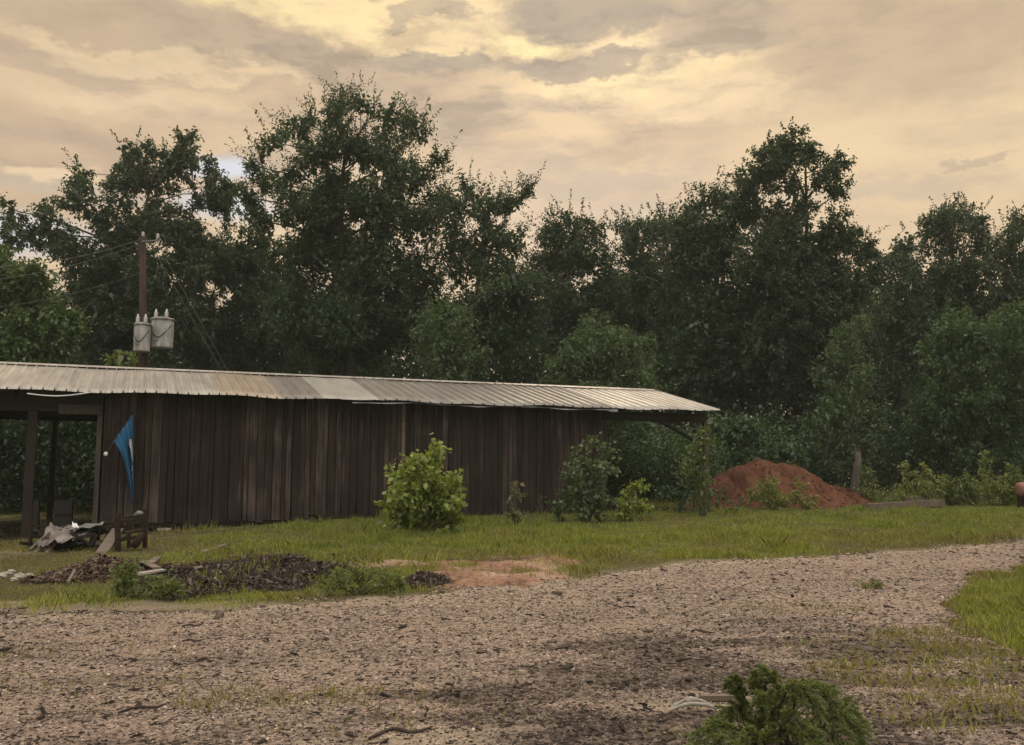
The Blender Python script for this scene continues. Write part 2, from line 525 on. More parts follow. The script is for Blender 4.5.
def ground_mat():
    m, t, out = new_mat('grassy_soil')
    tc = t.n('ShaderNodeTexCoord')
    v = tc.outputs['Object']
    z = t.n('ShaderNodeVertexColor', layer_name='zone')
    sep = t.n('ShaderNodeSeparateColor', ins={0: z.outputs[0]})
    n1, n2, n3 = t.noise(v, 1.3, 5), t.noise(v, 14, 5, 0.65), t.noise(v, 55, 4, 0.6)
    thatch = t.ramp(n2, [(0.28, (0.032, 0.030, 0.012)), (0.5, (0.090, 0.078, 0.033)), (0.72, (0.20, 0.158, 0.085))])
    thatch = t.mix(t.ramp(n1, [(0.4, (0, 0, 0)), (0.65, (0.4, 0.4, 0.4))]), thatch, (0.115, 0.120, 0.036))
    soil = t.ramp(t.math('ADD', t.math('MULTIPLY', n1, 0.5), t.math('MULTIPLY', n2, 0.5)),
                  [(0.34, (0.13, 0.070, 0.050)), (0.5, (0.37, 0.215, 0.145)), (0.66, (0.56, 0.42, 0.33))])
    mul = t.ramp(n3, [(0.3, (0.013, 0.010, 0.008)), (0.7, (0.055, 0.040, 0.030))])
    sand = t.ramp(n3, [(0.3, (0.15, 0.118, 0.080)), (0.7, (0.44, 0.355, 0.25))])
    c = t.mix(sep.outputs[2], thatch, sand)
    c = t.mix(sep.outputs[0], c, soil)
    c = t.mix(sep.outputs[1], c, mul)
    h = t.math('ADD', n2, t.math('MULTIPLY', n3, 0.5))
    finish(t, out, c, 0.95, bump=h, bstr=1.0, bdist=0.06, spec=0.1)
    return m


def road_mat():
    m, t, out = new_mat('gravel')
    tc = t.n('ShaderNodeTexCoord')
    v = tc.outputs['Object']
    z = t.n('ShaderNodeVertexColor', layer_name='zone')
    sep = t.n('ShaderNodeSeparateColor', ins={0: z.outputs[0]})
    vo = t.n('ShaderNodeTexVoronoi', ins={'Vector': t.vmul(v, (1, 1.0, 1)), 'Scale': 34.0, 'Randomness': 1.0})
    n1, n2, n3 = t.noise(v, 0.8, 5), t.noise(v, 26, 5, 0.7), t.noise(v, 90, 3)
    cell = t.n('ShaderNodeSeparateColor', ins={0: vo.outputs['Color']}).outputs[0]
    f = t.math('ADD', t.math('MULTIPLY', cell, 0.5), t.math('MULTIPLY', n2, 0.5))
    dry = t.ramp(f, [(0.2, (0.10, 0.076, 0.060)), (0.42, (0.235, 0.175, 0.139)), (0.75, (0.40, 0.303, 0.240))])
    dry = t.mix(t.ramp(n1, [(0.42, (0, 0, 0)), (0.7, (0.45, 0.45, 0.45))]), dry, (0.40, 0.285, 0.21))
    wet = t.ramp(f, [(0.25, (0.026, 0.020, 0.016)), (0.5, (0.085, 0.063, 0.051)), (0.8, (0.22, 0.168, 0.138))])
    sand = t.ramp(n2, [(0.3, (0.26, 0.20, 0.14)), (0.7, (0.52, 0.42, 0.31))])
    c = t.mix(sep.outputs[2], dry, sand)
    c = t.mix(sep.outputs[1], c, wet)
    h = t.math('ADD', t.math('MULTIPLY', vo.outputs['Distance'], -0.8), t.math('MULTIPLY', n2, 1.0))
    finish(t, out, c, 0.92, bump=h, bstr=0.9, bdist=0.03, spec=0.15)
    return m


def mound_mat():
    m, t, out = new_mat('red_clay')
    tc = t.n('ShaderNodeTexCoord')
    v = tc.outputs['Object']
    n1, n2 = t.noise(v, 1.6, 5), t.noise(t.vmul(v, (1, 1, 0.6)), 9, 6, 0.7)
    f = t.math('ADD', t.math('MULTIPLY', n1, 0.45), t.math('MULTIPLY', n2, 0.55))
    c = t.ramp(f, [(0.3, (0.052, 0.022, 0.014)), (0.5, (0.135, 0.058, 0.036)), (0.7, (0.225, 0.115, 0.074))])
    finish(t, out, c, 0.95, bump=n2, bstr=0.9, bdist=0.10, spec=0.1)
    return m


M['ground'], M['road'], M['mound'] = ground_mat(), road_mat(), mound_mat()

# ------------------------------------------------------------------ ground and road, one grid
xs = np.concatenate(([-600, -300, -150, -90, -60, -45, -35, -29], np.arange(-25, 25.01, 0.085), [29, 35, 45, 60, 90, 150, 300, 600]))
ys = [-60, -30, -15, -8, -4, -2, -0.5, 0.8, 1.6, 2.4, 3.0]
while ys[-1] < 36:
    ys.append(ys[-1] + max(0.03, 0.0075 * ys[-1]))
ys = np.array(ys + [38, 41, 45, 50, 60, 80, 120, 200, 400, 800])
GX, GY = np.meshgrid(xs, ys)
GZ = gz(GX, GY)
nx, ny = len(xs), len(ys)
idx = np.arange(nx * ny).reshape(ny, nx)
Q = np.stack([idx[:-1, :-1], idx[:-1, 1:], idx[1:, 1:], idx[1:, :-1]], -1).reshape(-1, 4)
V = np.stack([GX, GY, GZ], -1).reshape(-1, 3)


def zone_attr(o, x, y, road):
    s, mu, dm = soil_mask(x, y), mulch_mask(x, y), damp_mask(x, y)
    rim = np.exp(-((y - edge_y(x) + 0.1 + .6 * fbm(x, y, .6)) / 0.45) ** 2) * (0.4 + 1.3 * np.clip(fbm(x, y, 0.9), -.3, .5))
    rim = np.maximum(rim, 0.9 * blob(x, y, 60, 606, 2.4, 0.4))
    rim = np.maximum(rim, 0.8 * blob(x, y, 480, 742, 1.0, 0.16, 0.5))
    rim = np.maximum(rim, 0.75 * blob(x, y, 700, 708, .5, 0.12, 0.5))
    # thin bare patches in the poor grass by the open bay
    rim = np.maximum(rim, (1 - sstep(-8, -5, x)) * sstep(12, 14, y) * np.clip(.25 + 1.3 * fbm(x, y, .8), 0, .8))
    c = np.zeros((len(x), 4), np.float32)
    c[:, 3] = 1
    c[:, 0] = s
    c[:, 1] = dm if road else np.maximum(mu, 0.9 * shaded_dirt_mask(x, y))  # mulch-dark tone under the roof paints the bay's shade onto its dirt floor
    c[:, 2] = np.clip(rim, 0, 1)
    a = o.data.color_attributes.new('zone', 'FLOAT_COLOR', 'POINT')
    a.data.foreach_set('color', c.ravel())


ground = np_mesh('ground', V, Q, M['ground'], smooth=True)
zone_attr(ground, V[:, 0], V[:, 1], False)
tag(ground, kind='structure')
cx, cy = V[Q].mean(1)[:, 0], V[Q].mean(1)[:, 1]
rm = (cy < edge_y(cx) + 0.35 * fbm(cx, cy, 0.7)) & (np.abs(cx) < 60) & (cy > -40)
rm &= ~(poly_in(cx + 0.45 * fbm(cx, cy, 0.45), cy + 0.45 * fbm(cy, cx, 0.45), patch_poly))
RQ = Q[rm]
used, inv = np.unique(RQ, return_inverse=True)
RV = V[used] + np.array((0, 0, 0.006))
road = np_mesh('gravel_road', RV, inv.reshape(-1, 4), M['road'], smooth=True)
zone_attr(road, RV[:, 0], RV[:, 1], True)
tag(road, kind='structure')


# ------------------------------------------------------------------ loose chips, grass
def chips_mesh(P, L, W, H, yaw, tilt, mat, name, parent=None):
    n = len(P)
    base = np.array([(x, y, z) for z in (-1, 1) for (x, y) in ((-1, -1), (1, -1), (1, 1), (-1, 1))], float)
    B = base[None] * (1 + R.uniform(-0.45, 0.25, (n, 8, 3)))
    B = B * np.stack([L, W, H], -1)[:, None] * 0.5
    B[:, :, 2] += B[:, :, 0] * tilt[:, None]
    c, s = np.cos(yaw)[:, None], np.sin(yaw)[:, None]
    x, y = B[:, :, 0] * c - B[:, :, 1] * s, B[:, :, 0] * s + B[:, :, 1] * c
    V = np.stack([x, y, B[:, :, 2]], -1) + P[:, None]
    fq = np.array([(4, 5, 6, 7), (0, 1, 5, 4), (1, 2, 6, 5), (2, 3, 7, 6), (3, 0, 4, 7)])
    Qs = (np.arange(n)[:, None, None] * 8 + fq[None]).reshape(-1, 4)
    return np_mesh(name, V.reshape(-1, 3), Qs, mat, parent)


def scatter(y0, y1, dens, half=0.68):
    """even scatter on the ground between two distances, as wide as can be seen from near the viewer"""
    w1 = y1 * half + 2.0
    n = int((y1 - y0) * 2 * w1 * dens)
    x, y = R.uniform(-w1, w1, n), R.uniform(y0, y1, n)
    k = np.abs(x) < y * half + 2.0
    return x[k], y[k]


def is_road(x, y):
    r = (y < edge_y(x) + 0.12 + 0.35 * (1 - sstep(-6, -2, x)) + 0.8 * fbm(x, y, 0.6))
    return r & ~poly_in(x, y, patch_poly)


px_, py_, sz_ = [], [], []
for (y0, y1, dens, s) in ((3.6, 6.5, 2700, 0.52), (6.5, 9.5, 1500, 0.64), (9.5, 13, 680, 0.82), (13, 20, 240, 1.05)):
    x, y = scatter(y0, y1, dens)
    k = is_road(x, y)
    px_.append(x[k]); py_.append(y[k]); sz_.append(np.full(k.sum(), s))
x, y, s = map(np.concatenate, (px_, py_, sz_))
dm = damp_mask(x, y)
n = len(x)
dark = R.random(n) < np.clip(0.30 + 0.10 * (1 - sstep(6, 11, y)) + 0.85 * dm * (0.6 + 1.2 * fbm(x * .4, y, .25, 2)), 0, 0.9)
damp = ~dark & (dm + R.normal(0, .12, n) > .38)
for (k, mat, name) in ((~dark & ~damp, M['gravel'], 'gravel_chips'), (damp, M['damp'], 'gravel_chips'), (dark, M['chips'], 'bark_chips')):
    m_ = k.sum()
    L = s[k] * R.lognormal(-3.80, 0.33, m_) * (1.0 if name[0] == 'g' else R.uniform(.9, 2.0, m_) * np.where(R.random(m_) < .05, R.uniform(1.5, 2.6, m_), 1))
    W = L * R.uniform(0.35, 0.9, m_) * (1.0 if name[0] == 'g' else 0.5)
    H = W * R.uniform(0.3, 0.7, m_)
    P = np.stack([x[k], y[k], gz(x[k], y[k]) + 0.006 + H * 0.12], -1)
    o = chips_mesh(P, L, W, H, R.uniform(0, 6.3, m_), R.normal(0, 0.2, m_), mat, name)
    tag(o, ('pale crushed stone chips strewn over the gravel road' if mat is M['gravel'] else 'darker damp stone chips in the wet parts of the road') if name[0] == 'g' else 'dark bark chips and twigs strewn over the gravel road', 'gravel' if name[0] == 'g' else 'bark chips', kind='stuff')


def heap_chips(name, label, px, py, wx, wy, n, mat, sl):
    cx, cy = on_ground(px, py)
    a, r = R.uniform(0, 6.283, n), np.sqrt(R.random(n)) * (1 + 0.25 * R.normal(0, 0.6, n))
    x, y = cx + wx * r * np.cos(a), cy + wy * r * np.sin(a)
    k = R.random(n) < np.clip(mulch_mask(x, y) + 0.1, 0, 1)
    x, y = x[k], y[k]
    n = len(x)
    L = np.minimum(sl * R.lognormal(0, 0.5, n), .14)
    W, H = L * R.uniform(.25, .6, n), L * R.uniform(.1, .3, n)
    P = np.stack([x, y, gz(x, y) + H * 0.5 + R.uniform(0, 0.03, n)], -1)
    o = chips_mesh(P, L, W, H, R.uniform(0, 6.3, n), R.normal(0, 0.55, n), mat, name)
    return tag(o, label, 'mulch')


heap_chips('mulch_heap', 'wide low heap of nearly black bark mulch in front of the wall', 250, 573, 1.35, 2.0, 24000, M['chips'], 0.027)
heap_chips('mulch_heap', 'reddish brown debris heap below the leaning plank', 104, 572, 0.75, 1.2, 7500, M['redchips'], 0.029)
heap_chips('mulch_heap', 'small black mulch pile beside the bare red soil', 420, 582, 0.36, 0.55, 1800, M['chips'], 0.028)
x, y = scatter(15, 24, 190)
k = (soil_mask(x, y) + mulch_mask(x, y) * 0.8 > 0.35)
x, y = x[k], y[k]
L = R.lognormal(-3.2, 0.5, len(x))
tag(chips_mesh(np.stack([x, y, gz(x, y) + L * 0.08], -1), L, L * R.uniform(.3, .8, len(x)), L * .25, R.uniform(0, 6, len(x)), R.normal(0, .25, len(x)), M['redchips'], 'bark_litter'),
    'scattered reddish bark litter on the bare soil', 'litter', kind='stuff')


def blades(x, y, h, w, lean, mat, name, parent=None, z=None):
    n = len(x)
    a = R.uniform(0, 6.283, n)
    z = gz(x, y) if z is None else z
    b = np.stack([x, y, z - 0.01], -1)
    side = np.stack([np.cos(a), np.sin(a), 0 * a], -1) * (w / 2)[:, None]
    la = R.uniform(0, 6.283, n)
    tip = np.stack([np.cos(la) * lean * h, np.sin(la) * lean * h, h], -1)
    mid = tip * np.array((0.38, 0.38, 0.6))
    V = np.stack([b - side, b + side, b + mid + side * 0.7, b + tip, b + mid - side * 0.7], 1)
    Qs = np.arange(n)[:, None] * 5 + np.arange(5)[None]
    return np_mesh(name, V.reshape(-1, 3), Qs, mat, parent)


gx_, gy_, gs_ = [], [], []
for (y0, y1, dens) in ((3.8, 9, 1500), (9, 14, 3600), (14, 20, 2000), (20, 26, 1200), (26, 36, 650)):
    x, y = scatter(y0, y1, dens)
    gd = grass_density(x, y) * (0.5 if 9 <= y0 < 14 else 1)
    k = R.random(len(x)) < gd * (0.35 + 1.6 * np.clip(fbm(x, y, 0.22, 2) + 0.35, 0, 1))
    gx_.append(x[k]); gy_.append(y[k]); gs_.append(np.full(k.sum(), max(1.0, (y0 + y1) / 30)))
x, y, s = map(np.concatenate, (gx_, gy_, gs_))
n = len(x)
inpatch = poly_in(x, y, patch_poly)
onroad = is_road(x, y)
tall = np.clip(0.6 + 1.5 * fbm(x, y, 1.2), 0.3, 1.6)
h = R.uniform(0.05, 0.14, n) * tall * (0.65 + 0.9 * np.clip(fbm(x, y, .3, 2) + .4, 0, 1))
seed = R.random(n) < .025
h = np.where(seed, np.minimum(h * R.uniform(1.5, 2.3, n), .24), h)
h = np.where(inpatch, R.uniform(0.03, 0.11, n) * (0.5 + 1.2 * np.clip(fbm(x, y, .25, 2) + .4, 0, 1)), h)
h = np.where(onroad, R.uniform(0.03, 0.09, n), h)
wu, wv = barn_uv(x, y)
h = np.where((np.abs(wv - .45) < .35) & (wu > -1) & (wu < LEN), h * R.uniform(1, 2.6, n), h)
w = R.uniform(0.006, 0.015, n) * s * np.where(inpatch, .75, 1) * np.where(seed, .5, 1)
lush_n = fbm(x, y, 2.0) + 0.25 * R.normal(0, 1, n)
far_left = 1 - sstep(-7.5, -4.5, x)
near_edge = (1 - sstep(0.3, 1.5, y - edge_y(x))) * (1 - inpatch)
kind = np.where(inpatch, np.where(lush_n > .16, 1, np.where(lush_n < -.3, 2, 0)), np.where(lush_n > 0.14 + .5 * far_left + .6 * onroad + .4 * near_edge, 1, np.where(lush_n < -0.38 + 0.55 * far_left + 0.42 * onroad + .38 * near_edge, 2, 0)))
for (i, mat, nm, lb) in ((0, 'grass', 'grass', 'yellowish green grass growing between the road and the barn'),
                         (1, 'grass_lush', 'lush_grass', 'fresher green grass in thick patches beside the road'),
                         (2, 'grass_dry', 'dry_grass', 'dry straw coloured grass among the green')):
    k = kind == i
    tag(blades(x[k], y[k], h[k], w[k], R.uniform(0.1, 0.9, k.sum()), M[mat], nm), lb, 'grass', kind='stuff')


# ------------------------------------------------------------------ foliage
def unit(v):
    return v / (np.linalg.norm(v, axis=-1, keepdims=True) + 1e-9)


def leaf_quads(P, D, L, W, droop=0.25):
    n = len(P)
    D = unit(D)
    S = unit(np.cross(D, unit(R.normal(0, 1, (n, 3)))))
    L, W = L[:, None], W[:, None]
    mid = P + D * L * 0.45
    tip = P + D * L
    tip[:, 2] -= (droop * L[:, 0])
    V = np.stack([P, mid + S * W / 2, tip, mid - S * W / 2], 1).reshape(-1, 3)
    return V


def crown(lobes, dens, S, m, shoot, upb, lL, lW, fill=0.5, droop=0.25, spread=0.5, core=0, jit=0.10):
    """leaves on shoots, shoots in clumps, clumps spread through each lobe; returns leaf verts and clump centres"""
    VS, CS = [], []
    for (c, r) in lobes:
        nC = max(3, int(dens * r[0] * r[2]))
        d = unit(R.normal(0, 1, (nC, 3)))
        rad = R.random(nC) ** fill
        rad = rad * (1 + 0.18 * R.normal(0, 1, nC))
        C = c + d * r * rad[:, None]
        CS.append((c, C))
        # shoots
        sd = np.repeat(d, S, 0) * 0.7 + np.array((0, 0, upb)) + R.normal(0, spread, (nC * S, 3))
        sd = unit(sd)
        sl = shoot * R.uniform(0.5, 1.3, nC * S)
        P0 = np.repeat(C, S, 0) - sd * sl[:, None] * 0.35
        tt = np.linspace(0.1, 1, m)[None, :, None]
        P = P0[:, None] + sd[:, None] * sl[:, None, None] * tt
        P[:, :, 2] -= (tt[:, :, 0] ** 2) * sl[:, None] * 0.12
        P = P + R.normal(0, jit * shoot, P.shape)
        D = sd[:, None] * 0.6 + R.normal(0, 0.75, P.shape)
        P, D = P.reshape(-1, 3), D.reshape(-1, 3)
        L = lL * R.uniform(0.6, 1.25, len(P))
        VS.append(leaf_quads(P, D, L, L * lW, droop))
        if core:
            nK = int(core * r[0] * r[2])
            P = c + unit(R.normal(0, 1, (nK, 3))) * r * (0.80 * R.random((nK, 1)) ** 0.4)
            L = lL * R.uniform(1.6, 2.4, nK)
            VS.append(leaf_quads(P, R.normal(0, 1, (nK, 3)), L, L * max(lW, .55), droop))
    return np.concatenate(VS), CS


def sprays(lobes, n, ln, lL, lW):
    """long leafy shoots pushing out of the crown's edge"""
    ctr = np.mean([c for c, r in lobes], 0)
    k = R.integers(0, len(lobes), n)
    c = np.array([lobes[i][0] for i in k])
    r = np.array([lobes[i][1] for i in k])
    d = unit(unit(c - ctr) * 0.9 + np.array((0, 0, .8)) + R.normal(0, .45, (n, 3)))
    P0 = c + d * r * R.uniform(.5, .95, (n, 1))
    L = ln * R.uniform(.5, 1.2, n)
    q = np.linspace(0, 1, 26)[None, :, None]
    P = P0[:, None] + d[:, None] * L[:, None, None] * q + R.normal(0, .05, (n, 26, 3)) * (1.3 - q)
    D = d[:, None] * .9 + R.normal(0, .6, P.shape)
    P, D = P.reshape(-1, 3), D.reshape(-1, 3)
    l = lL * R.uniform(.6, 1.15, len(P))
    return leaf_quads(P, D, l, l * lW, .2)


def plant(name, label, cat, lobes_px, D, base_px=None, group=None, dens=34, S=4, m=11, shoot=0.75, upb=0.35, lL=0.2, lW=0.6, mat='leaf_oak',
          bark='bark', trunk_r=0.2, fill=0.5, depth=0.9, parts=('trunk', 'crown'), base_y=None, stems=1, droop=0.25, twigs=8, spread=0.5, core=None, jit=0.12, spray=0, spray_len=1.3, grow=1.0):
    core = (150 * (0.2 / lL) ** 2 if D > 30 else 0) if core is None else core
    n_main = len(lobes_px)
    if D > 34.5 and name.endswith('tree'):
        lL, m = lL * 0.74, int(m * 1.55)
        lobes_px = [(a_, b_ + (9 if b_ < 300 and D in (40, 42) else 2) + (7 if D == 40 and b_ < 200 else 0), c_) for a_, b_, c_ in lobes_px]
        extra = []
        for i_, (a_, b_, c_) in enumerate(lobes_px):
            near = sorted((math.hypot(a_ - a2, b_ - b2) - c2, a2, b2, c2) for k_, (a2, b2, c2) in enumerate(lobes_px) if k_ != i_)[:2]
            for (dd, a2, b2, c2) in near:
                if dd < c_ * 1.5:
                    extra.append(((a_ + a2) / 2 + random.uniform(-4, 4), (b_ + b2) / 2 + random.uniform(-4, 4), .72 * min(c_, c2)))
        lobes_px = lobes_px + extra[::1]
        dens, core = dens * .62, (core if core is None else core * .62)
    cols = [at(px, py, D) for (px, py, r) in lobes_px]
    bx = base_px if base_px is not None else lobes_px[-1][0]
    X0 = (bx - 512) / F * D / cP
    Y0 = D if base_y is None else base_y
    if base_y is not None:
        X0 = (bx - 512) / F * Y0
    Z0 = float(gz(np.array([X0]), np.array([Y0]))[0])
    base = np.array((X0, Y0, Z0))
    sig = np.std([c[0] for c in cols]) + 0.3 * np.mean([r for *_, r in lobes_px]) / F * D
    lobes = []
    for c, (px, py, r) in zip(cols, lobes_px):
        rr = r / F * D * grow
        off = R.uniform(-1, 1) * depth * min(sig, 3.0)
        # keep the lobe on its line of sight while it moves in depth
        k = (D + off) / D
        c = np.array((c[0] * k, c[1] * k, CAMZ + (c[2] - CAMZ) * k))
        lobes.append((c, np.array((rr, rr * 0.95, rr)) * k))
    V, CS = crown([(c - base, r) for c, r in lobes], dens, S, m, shoot, upb, lL, lW, fill, droop, spread, core, jit)
    if spray:
        V = np.concatenate((V, sprays([(c - base, r) for c, r in lobes], spray, spray_len, lL, lW)))
    root = empty(name, base)
    tag(root, label, cat, group)
    nl = len(V) // 4
    np_mesh(parts[1], V, np.arange(nl * 4).reshape(-1, 4), M[mat], root)
    mb = MB()
    top = max(c[2] for c, r in lobes) - Z0
    low = min(c[2] - r[2] for c, r in lobes) - Z0
    topc = max(lobes, key=lambda l: l[0][2])[0] - base
    ctr = np.mean([c for c, r in lobes], 0) - base
    # trunk runs up through the middle towards the highest lobe
    hs = np.linspace(0, 1, 9)
    path = []
    for hh in hs:
        p = np.array((ctr[0] * hh ** 1.3 * 0.6 + topc[0] * 0.5 * hh ** 2, ctr[1] * hh * 0.7, top * 0.92 * hh))
        p[:2] += np.array((math.sin(hh * 7 + bx), math.cos(hh * 5 + bx))) * 0.02 * top * hh
        path.append(p)
    path = np.array(path)
    if stems == 1:
        mb.tube(path, [trunk_r * (1.25 if i == 0 else 1) * (1 - 0.86 * q) for i, q in enumerate(hs)], 8)
    for (c, C) in CS[:n_main]:
        if stems == 1:
            t = np.clip((c[2] - 0.35 * np.hypot(*(c[:2])) * 0.8) / (top * 0.92), 0.12, 0.9)
            i = int(t * 8)
            st = path[i] + (path[min(i + 1, 8)] - path[i]) * (t * 8 - i)
            r0 = trunk_r * (1 - 0.86 * t) * 0.55
        else:
            st = np.array((R.normal(0, trunk_r), R.normal(0, trunk_r), 0.0))
            r0 = trunk_r * 0.3
        b = (st + c) / 2 + np.array((R.normal(0, .08), R.normal(0, .08), 0.10)) * np.linalg.norm(c - st)
        pth = [st, st * .45 + b * .55 + 0 * c, b, b * 0.45 + c * 0.55, c]
        mb.tube(pth, [r0, r0 * .85, r0 * .65, r0 * .5, r0 * .35], 5, False)
        sel = R.permutation(len(C))[:twigs]
        for q in sel:
            e = C[q]
            mm = (c + e) / 2 + R.normal(0, .06, 3) * np.linalg.norm(e - c)
            mb.tube([c, mm, e], [r0 * .3, r0 * .2, r0 * .08], 3, False)
    mb.build(parts[0], M[bark], root, True)
    return root


WOOD = 'trees of the wood behind the barn'
plant('oak_tree', 'low bushy mid green tree cut off by the left edge of the picture', 'tree',
      [(20, 290, 34), (55, 322, 26), (-30, 300, 48), (30, 345, 42), (-10, 262, 20), (36, 275, 18), (-20, 360, 60), (45, 385, 32), (0, 415, 30)],
      33, 5, mat='leaf_fresh', dens=46, lL=0.17, upb=0.1, shoot=0.6, group=WOOD)
plant('oak_tree', 'open crowned oak with rounded clumps and sky gaps behind the utility pole', 'tree',
      [(186, 138, 13), (183, 163, 20), (152, 147, 9), (155, 176, 22), (127, 152, 12), (120, 180, 20), (79, 171, 12), (82, 198, 20), (45, 204, 11),
       (50, 232, 22), (12, 208, 10), (15, 236, 17), (209, 161, 11), (208, 192, 19), (232, 184, 9), (226, 206, 14), (118, 222, 28), (165, 220, 27), (195, 240, 27),
       (80, 255, 30), (130, 268, 38), (180, 282, 36), (90, 300, 38), (140, 320, 42), (190, 335, 40), (220, 260, 20), (100, 345, 40)],
      45, 138, spray=70, spray_len=.9, dens=20, S=5, m=14, shoot=0.7, core=150, lL=0.22, upb=0.1, trunk_r=0.3, fill=0.42, mat='leaf_oak', group=WOOD)
plant('shade_tree', 'low dark tree filling the dip between the pole oak and the tallest tree', 'tree',
      [(240, 247, 20), (265, 238, 16), (225, 265, 22), (258, 275, 28), (240, 310, 38), (285, 300, 33), (268, 340, 36), (225, 350, 30)],
      49, 250, grow=1.12, spray=70, spray_len=1.0, mat='leaf_dark', dens=24, lL=0.22, group=WOOD)
plant('ash_tree', 'tallest tree with feathery upright shoots behind the middle of the barn roof', 'tree',
      [(360, 86, 13), (332, 98, 15), (390, 100, 15), (300, 110, 15), (272, 126, 13), (254, 150, 11), (418, 118, 14), (440, 146, 12), (345, 128, 23), (380, 138, 23),
       (312, 143, 21), (281, 168, 18), (252, 182, 12), (412, 163, 22), (440, 188, 15), (340, 178, 30), (382, 192, 31), (302, 202, 25), (264, 212, 16), (420, 218, 26),
       (330, 236, 36), (376, 250, 38), (290, 252, 28), (420, 268, 32), (340, 300, 42), (392, 318, 42), (290, 312, 38), (432, 322, 32), (340, 350, 42)],
      40, 352, dens=27, S=4, m=15, shoot=1.2, core=300, grow=1.05, spray=240, spray_len=1.15, jit=0.055, upb=0.95, lL=0.19, lW=0.5, mat='leaf_ash', trunk_r=0.3, fill=0.5, spread=0.26, group=WOOD)
plant('ash_tree', 'spiky tree with one long bare tipped branch right of the tallest tree', 'tree',
      [(468, 190, 13), (485, 206, 15), (505, 206, 10), (518, 199, 7), (529, 189, 5), (450, 216, 20), (490, 236, 21), (515, 240, 14), (460, 260, 27), (500, 280, 27), (530, 290, 25), (470, 312, 33), (512, 332, 33), (452, 350, 33)],
      38, 478, dens=28, S=4, m=15, shoot=1.1, core=300, grow=1.06, spray=100, spray_len=1.1, jit=0.055, upb=0.75, lL=0.18, lW=0.5, mat='leaf_ash', fill=0.5, spread=0.28, group=WOOD)
plant('drooping_tree', 'paler young tree with drooping boughs at the foot of the spiky tree', 'tree',
      [(440, 305, 16), (462, 318, 16), (425, 320, 14), (452, 340, 20), (478, 345, 16), (430, 350, 18), (455, 372, 22), (485, 285, 8), (505, 275, 7)],
      35, 452, dens=30, S=4, m=10, shoot=0.7, upb=-0.1, lL=0.15, mat='leaf_olive', trunk_r=0.1, group=WOOD)
plant('shade_tree', 'round topped dark tree above the right half of the barn roof', 'tree',
      [(570, 221, 14), (546, 234, 14), (596, 230, 14), (570, 252, 26), (540, 270, 22), (600, 264, 20), (570, 300, 33), (612, 302, 28), (540, 320, 26), (580, 345, 32)],
      47, 570, grow=1.12, spray=70, spray_len=1.0, mat='leaf_oak', dens=26, lL=0.21, group=WOOD)
plant('shade_tree', 'flat topped dark tree in the lowest stretch of the wood', 'tree',
      [(625, 229, 13), (655, 222, 14), (640, 250, 23), (672, 238, 18), (650, 285, 33), (690, 270, 26), (622, 290, 27), (660, 330, 38), (620, 340, 28)],
      51, 650, grow=1.12, spray=70, spray_len=1.0, mat='leaf_dark', dens=25, lL=0.23, group=WOOD)
plant('shade_tree', 'dark tree with stepped top left of the high domed tree', 'tree',
      [(690, 208, 15), (715, 199, 14), (736, 194, 12), (668, 222, 13), (700, 232, 26), (735, 224, 22), (680, 260, 26), (720, 264, 33), (690, 310, 38), (742, 310, 36), (720, 358, 38), (680, 368, 33), (740, 390, 32)],
      44, 712, grow=1.12, spray=70, spray_len=1.0, mat='leaf_dark', dens=27, lL=0.2, upb=0.3, group=WOOD)
plant('oak_tree', 'high domed oak with a leaning side tuft above the red mound', 'tree',
      [(792, 134, 14), (768, 148, 15), (812, 142, 11), (840, 152, 10), (747, 170, 13), (782, 165, 20), (822, 172, 13), (843, 182, 8), (798, 196, 14), (752, 200, 20), (788, 224, 26), (832, 224, 22), (860, 236, 16), (874, 260, 12),
       (760, 250, 33), (810, 265, 36), (850, 276, 25), (780, 310, 43), (830, 320, 40), (760, 360, 42), (810, 380, 43), (852, 350, 30)],
      42, 795, grow=1.16, spray=80, spray_len=.7, dens=30, S=5, m=13, shoot=0.65, lL=0.2, mat='leaf_oak', trunk_r=0.3, group=WOOD)
plant('oak_tree', 'rounded oak second from the right edge of the wood', 'tree',
      [(955, 210, 12), (932, 222, 15), (976, 222, 13), (906, 244, 15), (946, 246, 23), (986, 250, 18), (890, 270, 17), (920, 285, 30), (960, 290, 33), (900, 330, 36), (950, 340, 40), (900, 390, 38)],
      48, 940, grow=1.2, spray=60, spray_len=.9, dens=25, lL=0.21, mat='leaf_oak', group=WOOD)
plant('oak_tree', 'oak cut off by the right edge of the picture', 'tree',
      [(1012, 234, 13), (1032, 226, 18), (1000, 262, 20), (1036, 270, 28), (1010, 310, 33), (1062, 300, 43), (1032, 360, 46), (1000, 400, 38), (1080, 240, 28), (1090, 360, 50)],
      46, 1020, grow=1.2, spray=60, spray_len=.9, dens=25, lL=0.21, mat='leaf_oak', group=WOOD)
plant('young_tree', 'lighter low tree with layered boughs rising behind the right end of the roof', 'tree',
      [(600, 332, 24), (575, 350, 20), (630, 345, 20), (650, 364, 12), (555, 368, 18), (600, 370, 28), (640, 386, 18), (610, 402, 26), (640, 432, 24), (618, 465, 24), (590, 400, 20)],
      36, 605, dens=36, lL=0.16, mat='leaf_olive', upb=0.0, shoot=0.7, trunk_r=0.12, group=WOOD)
plant('young_tree', 'thin light green tree standing in front of the dark wood behind the mound', 'tree',
      [(862, 318, 12), (845, 342, 18), (825, 370, 18), (862, 374, 18), (840, 405, 24), (815, 420, 18), (870, 420, 18), (835, 448, 22), (862, 455, 18)],
      36, 848, dens=25, lL=0.15, mat='leaf_olive', trunk_r=0.12, group=WOOD)
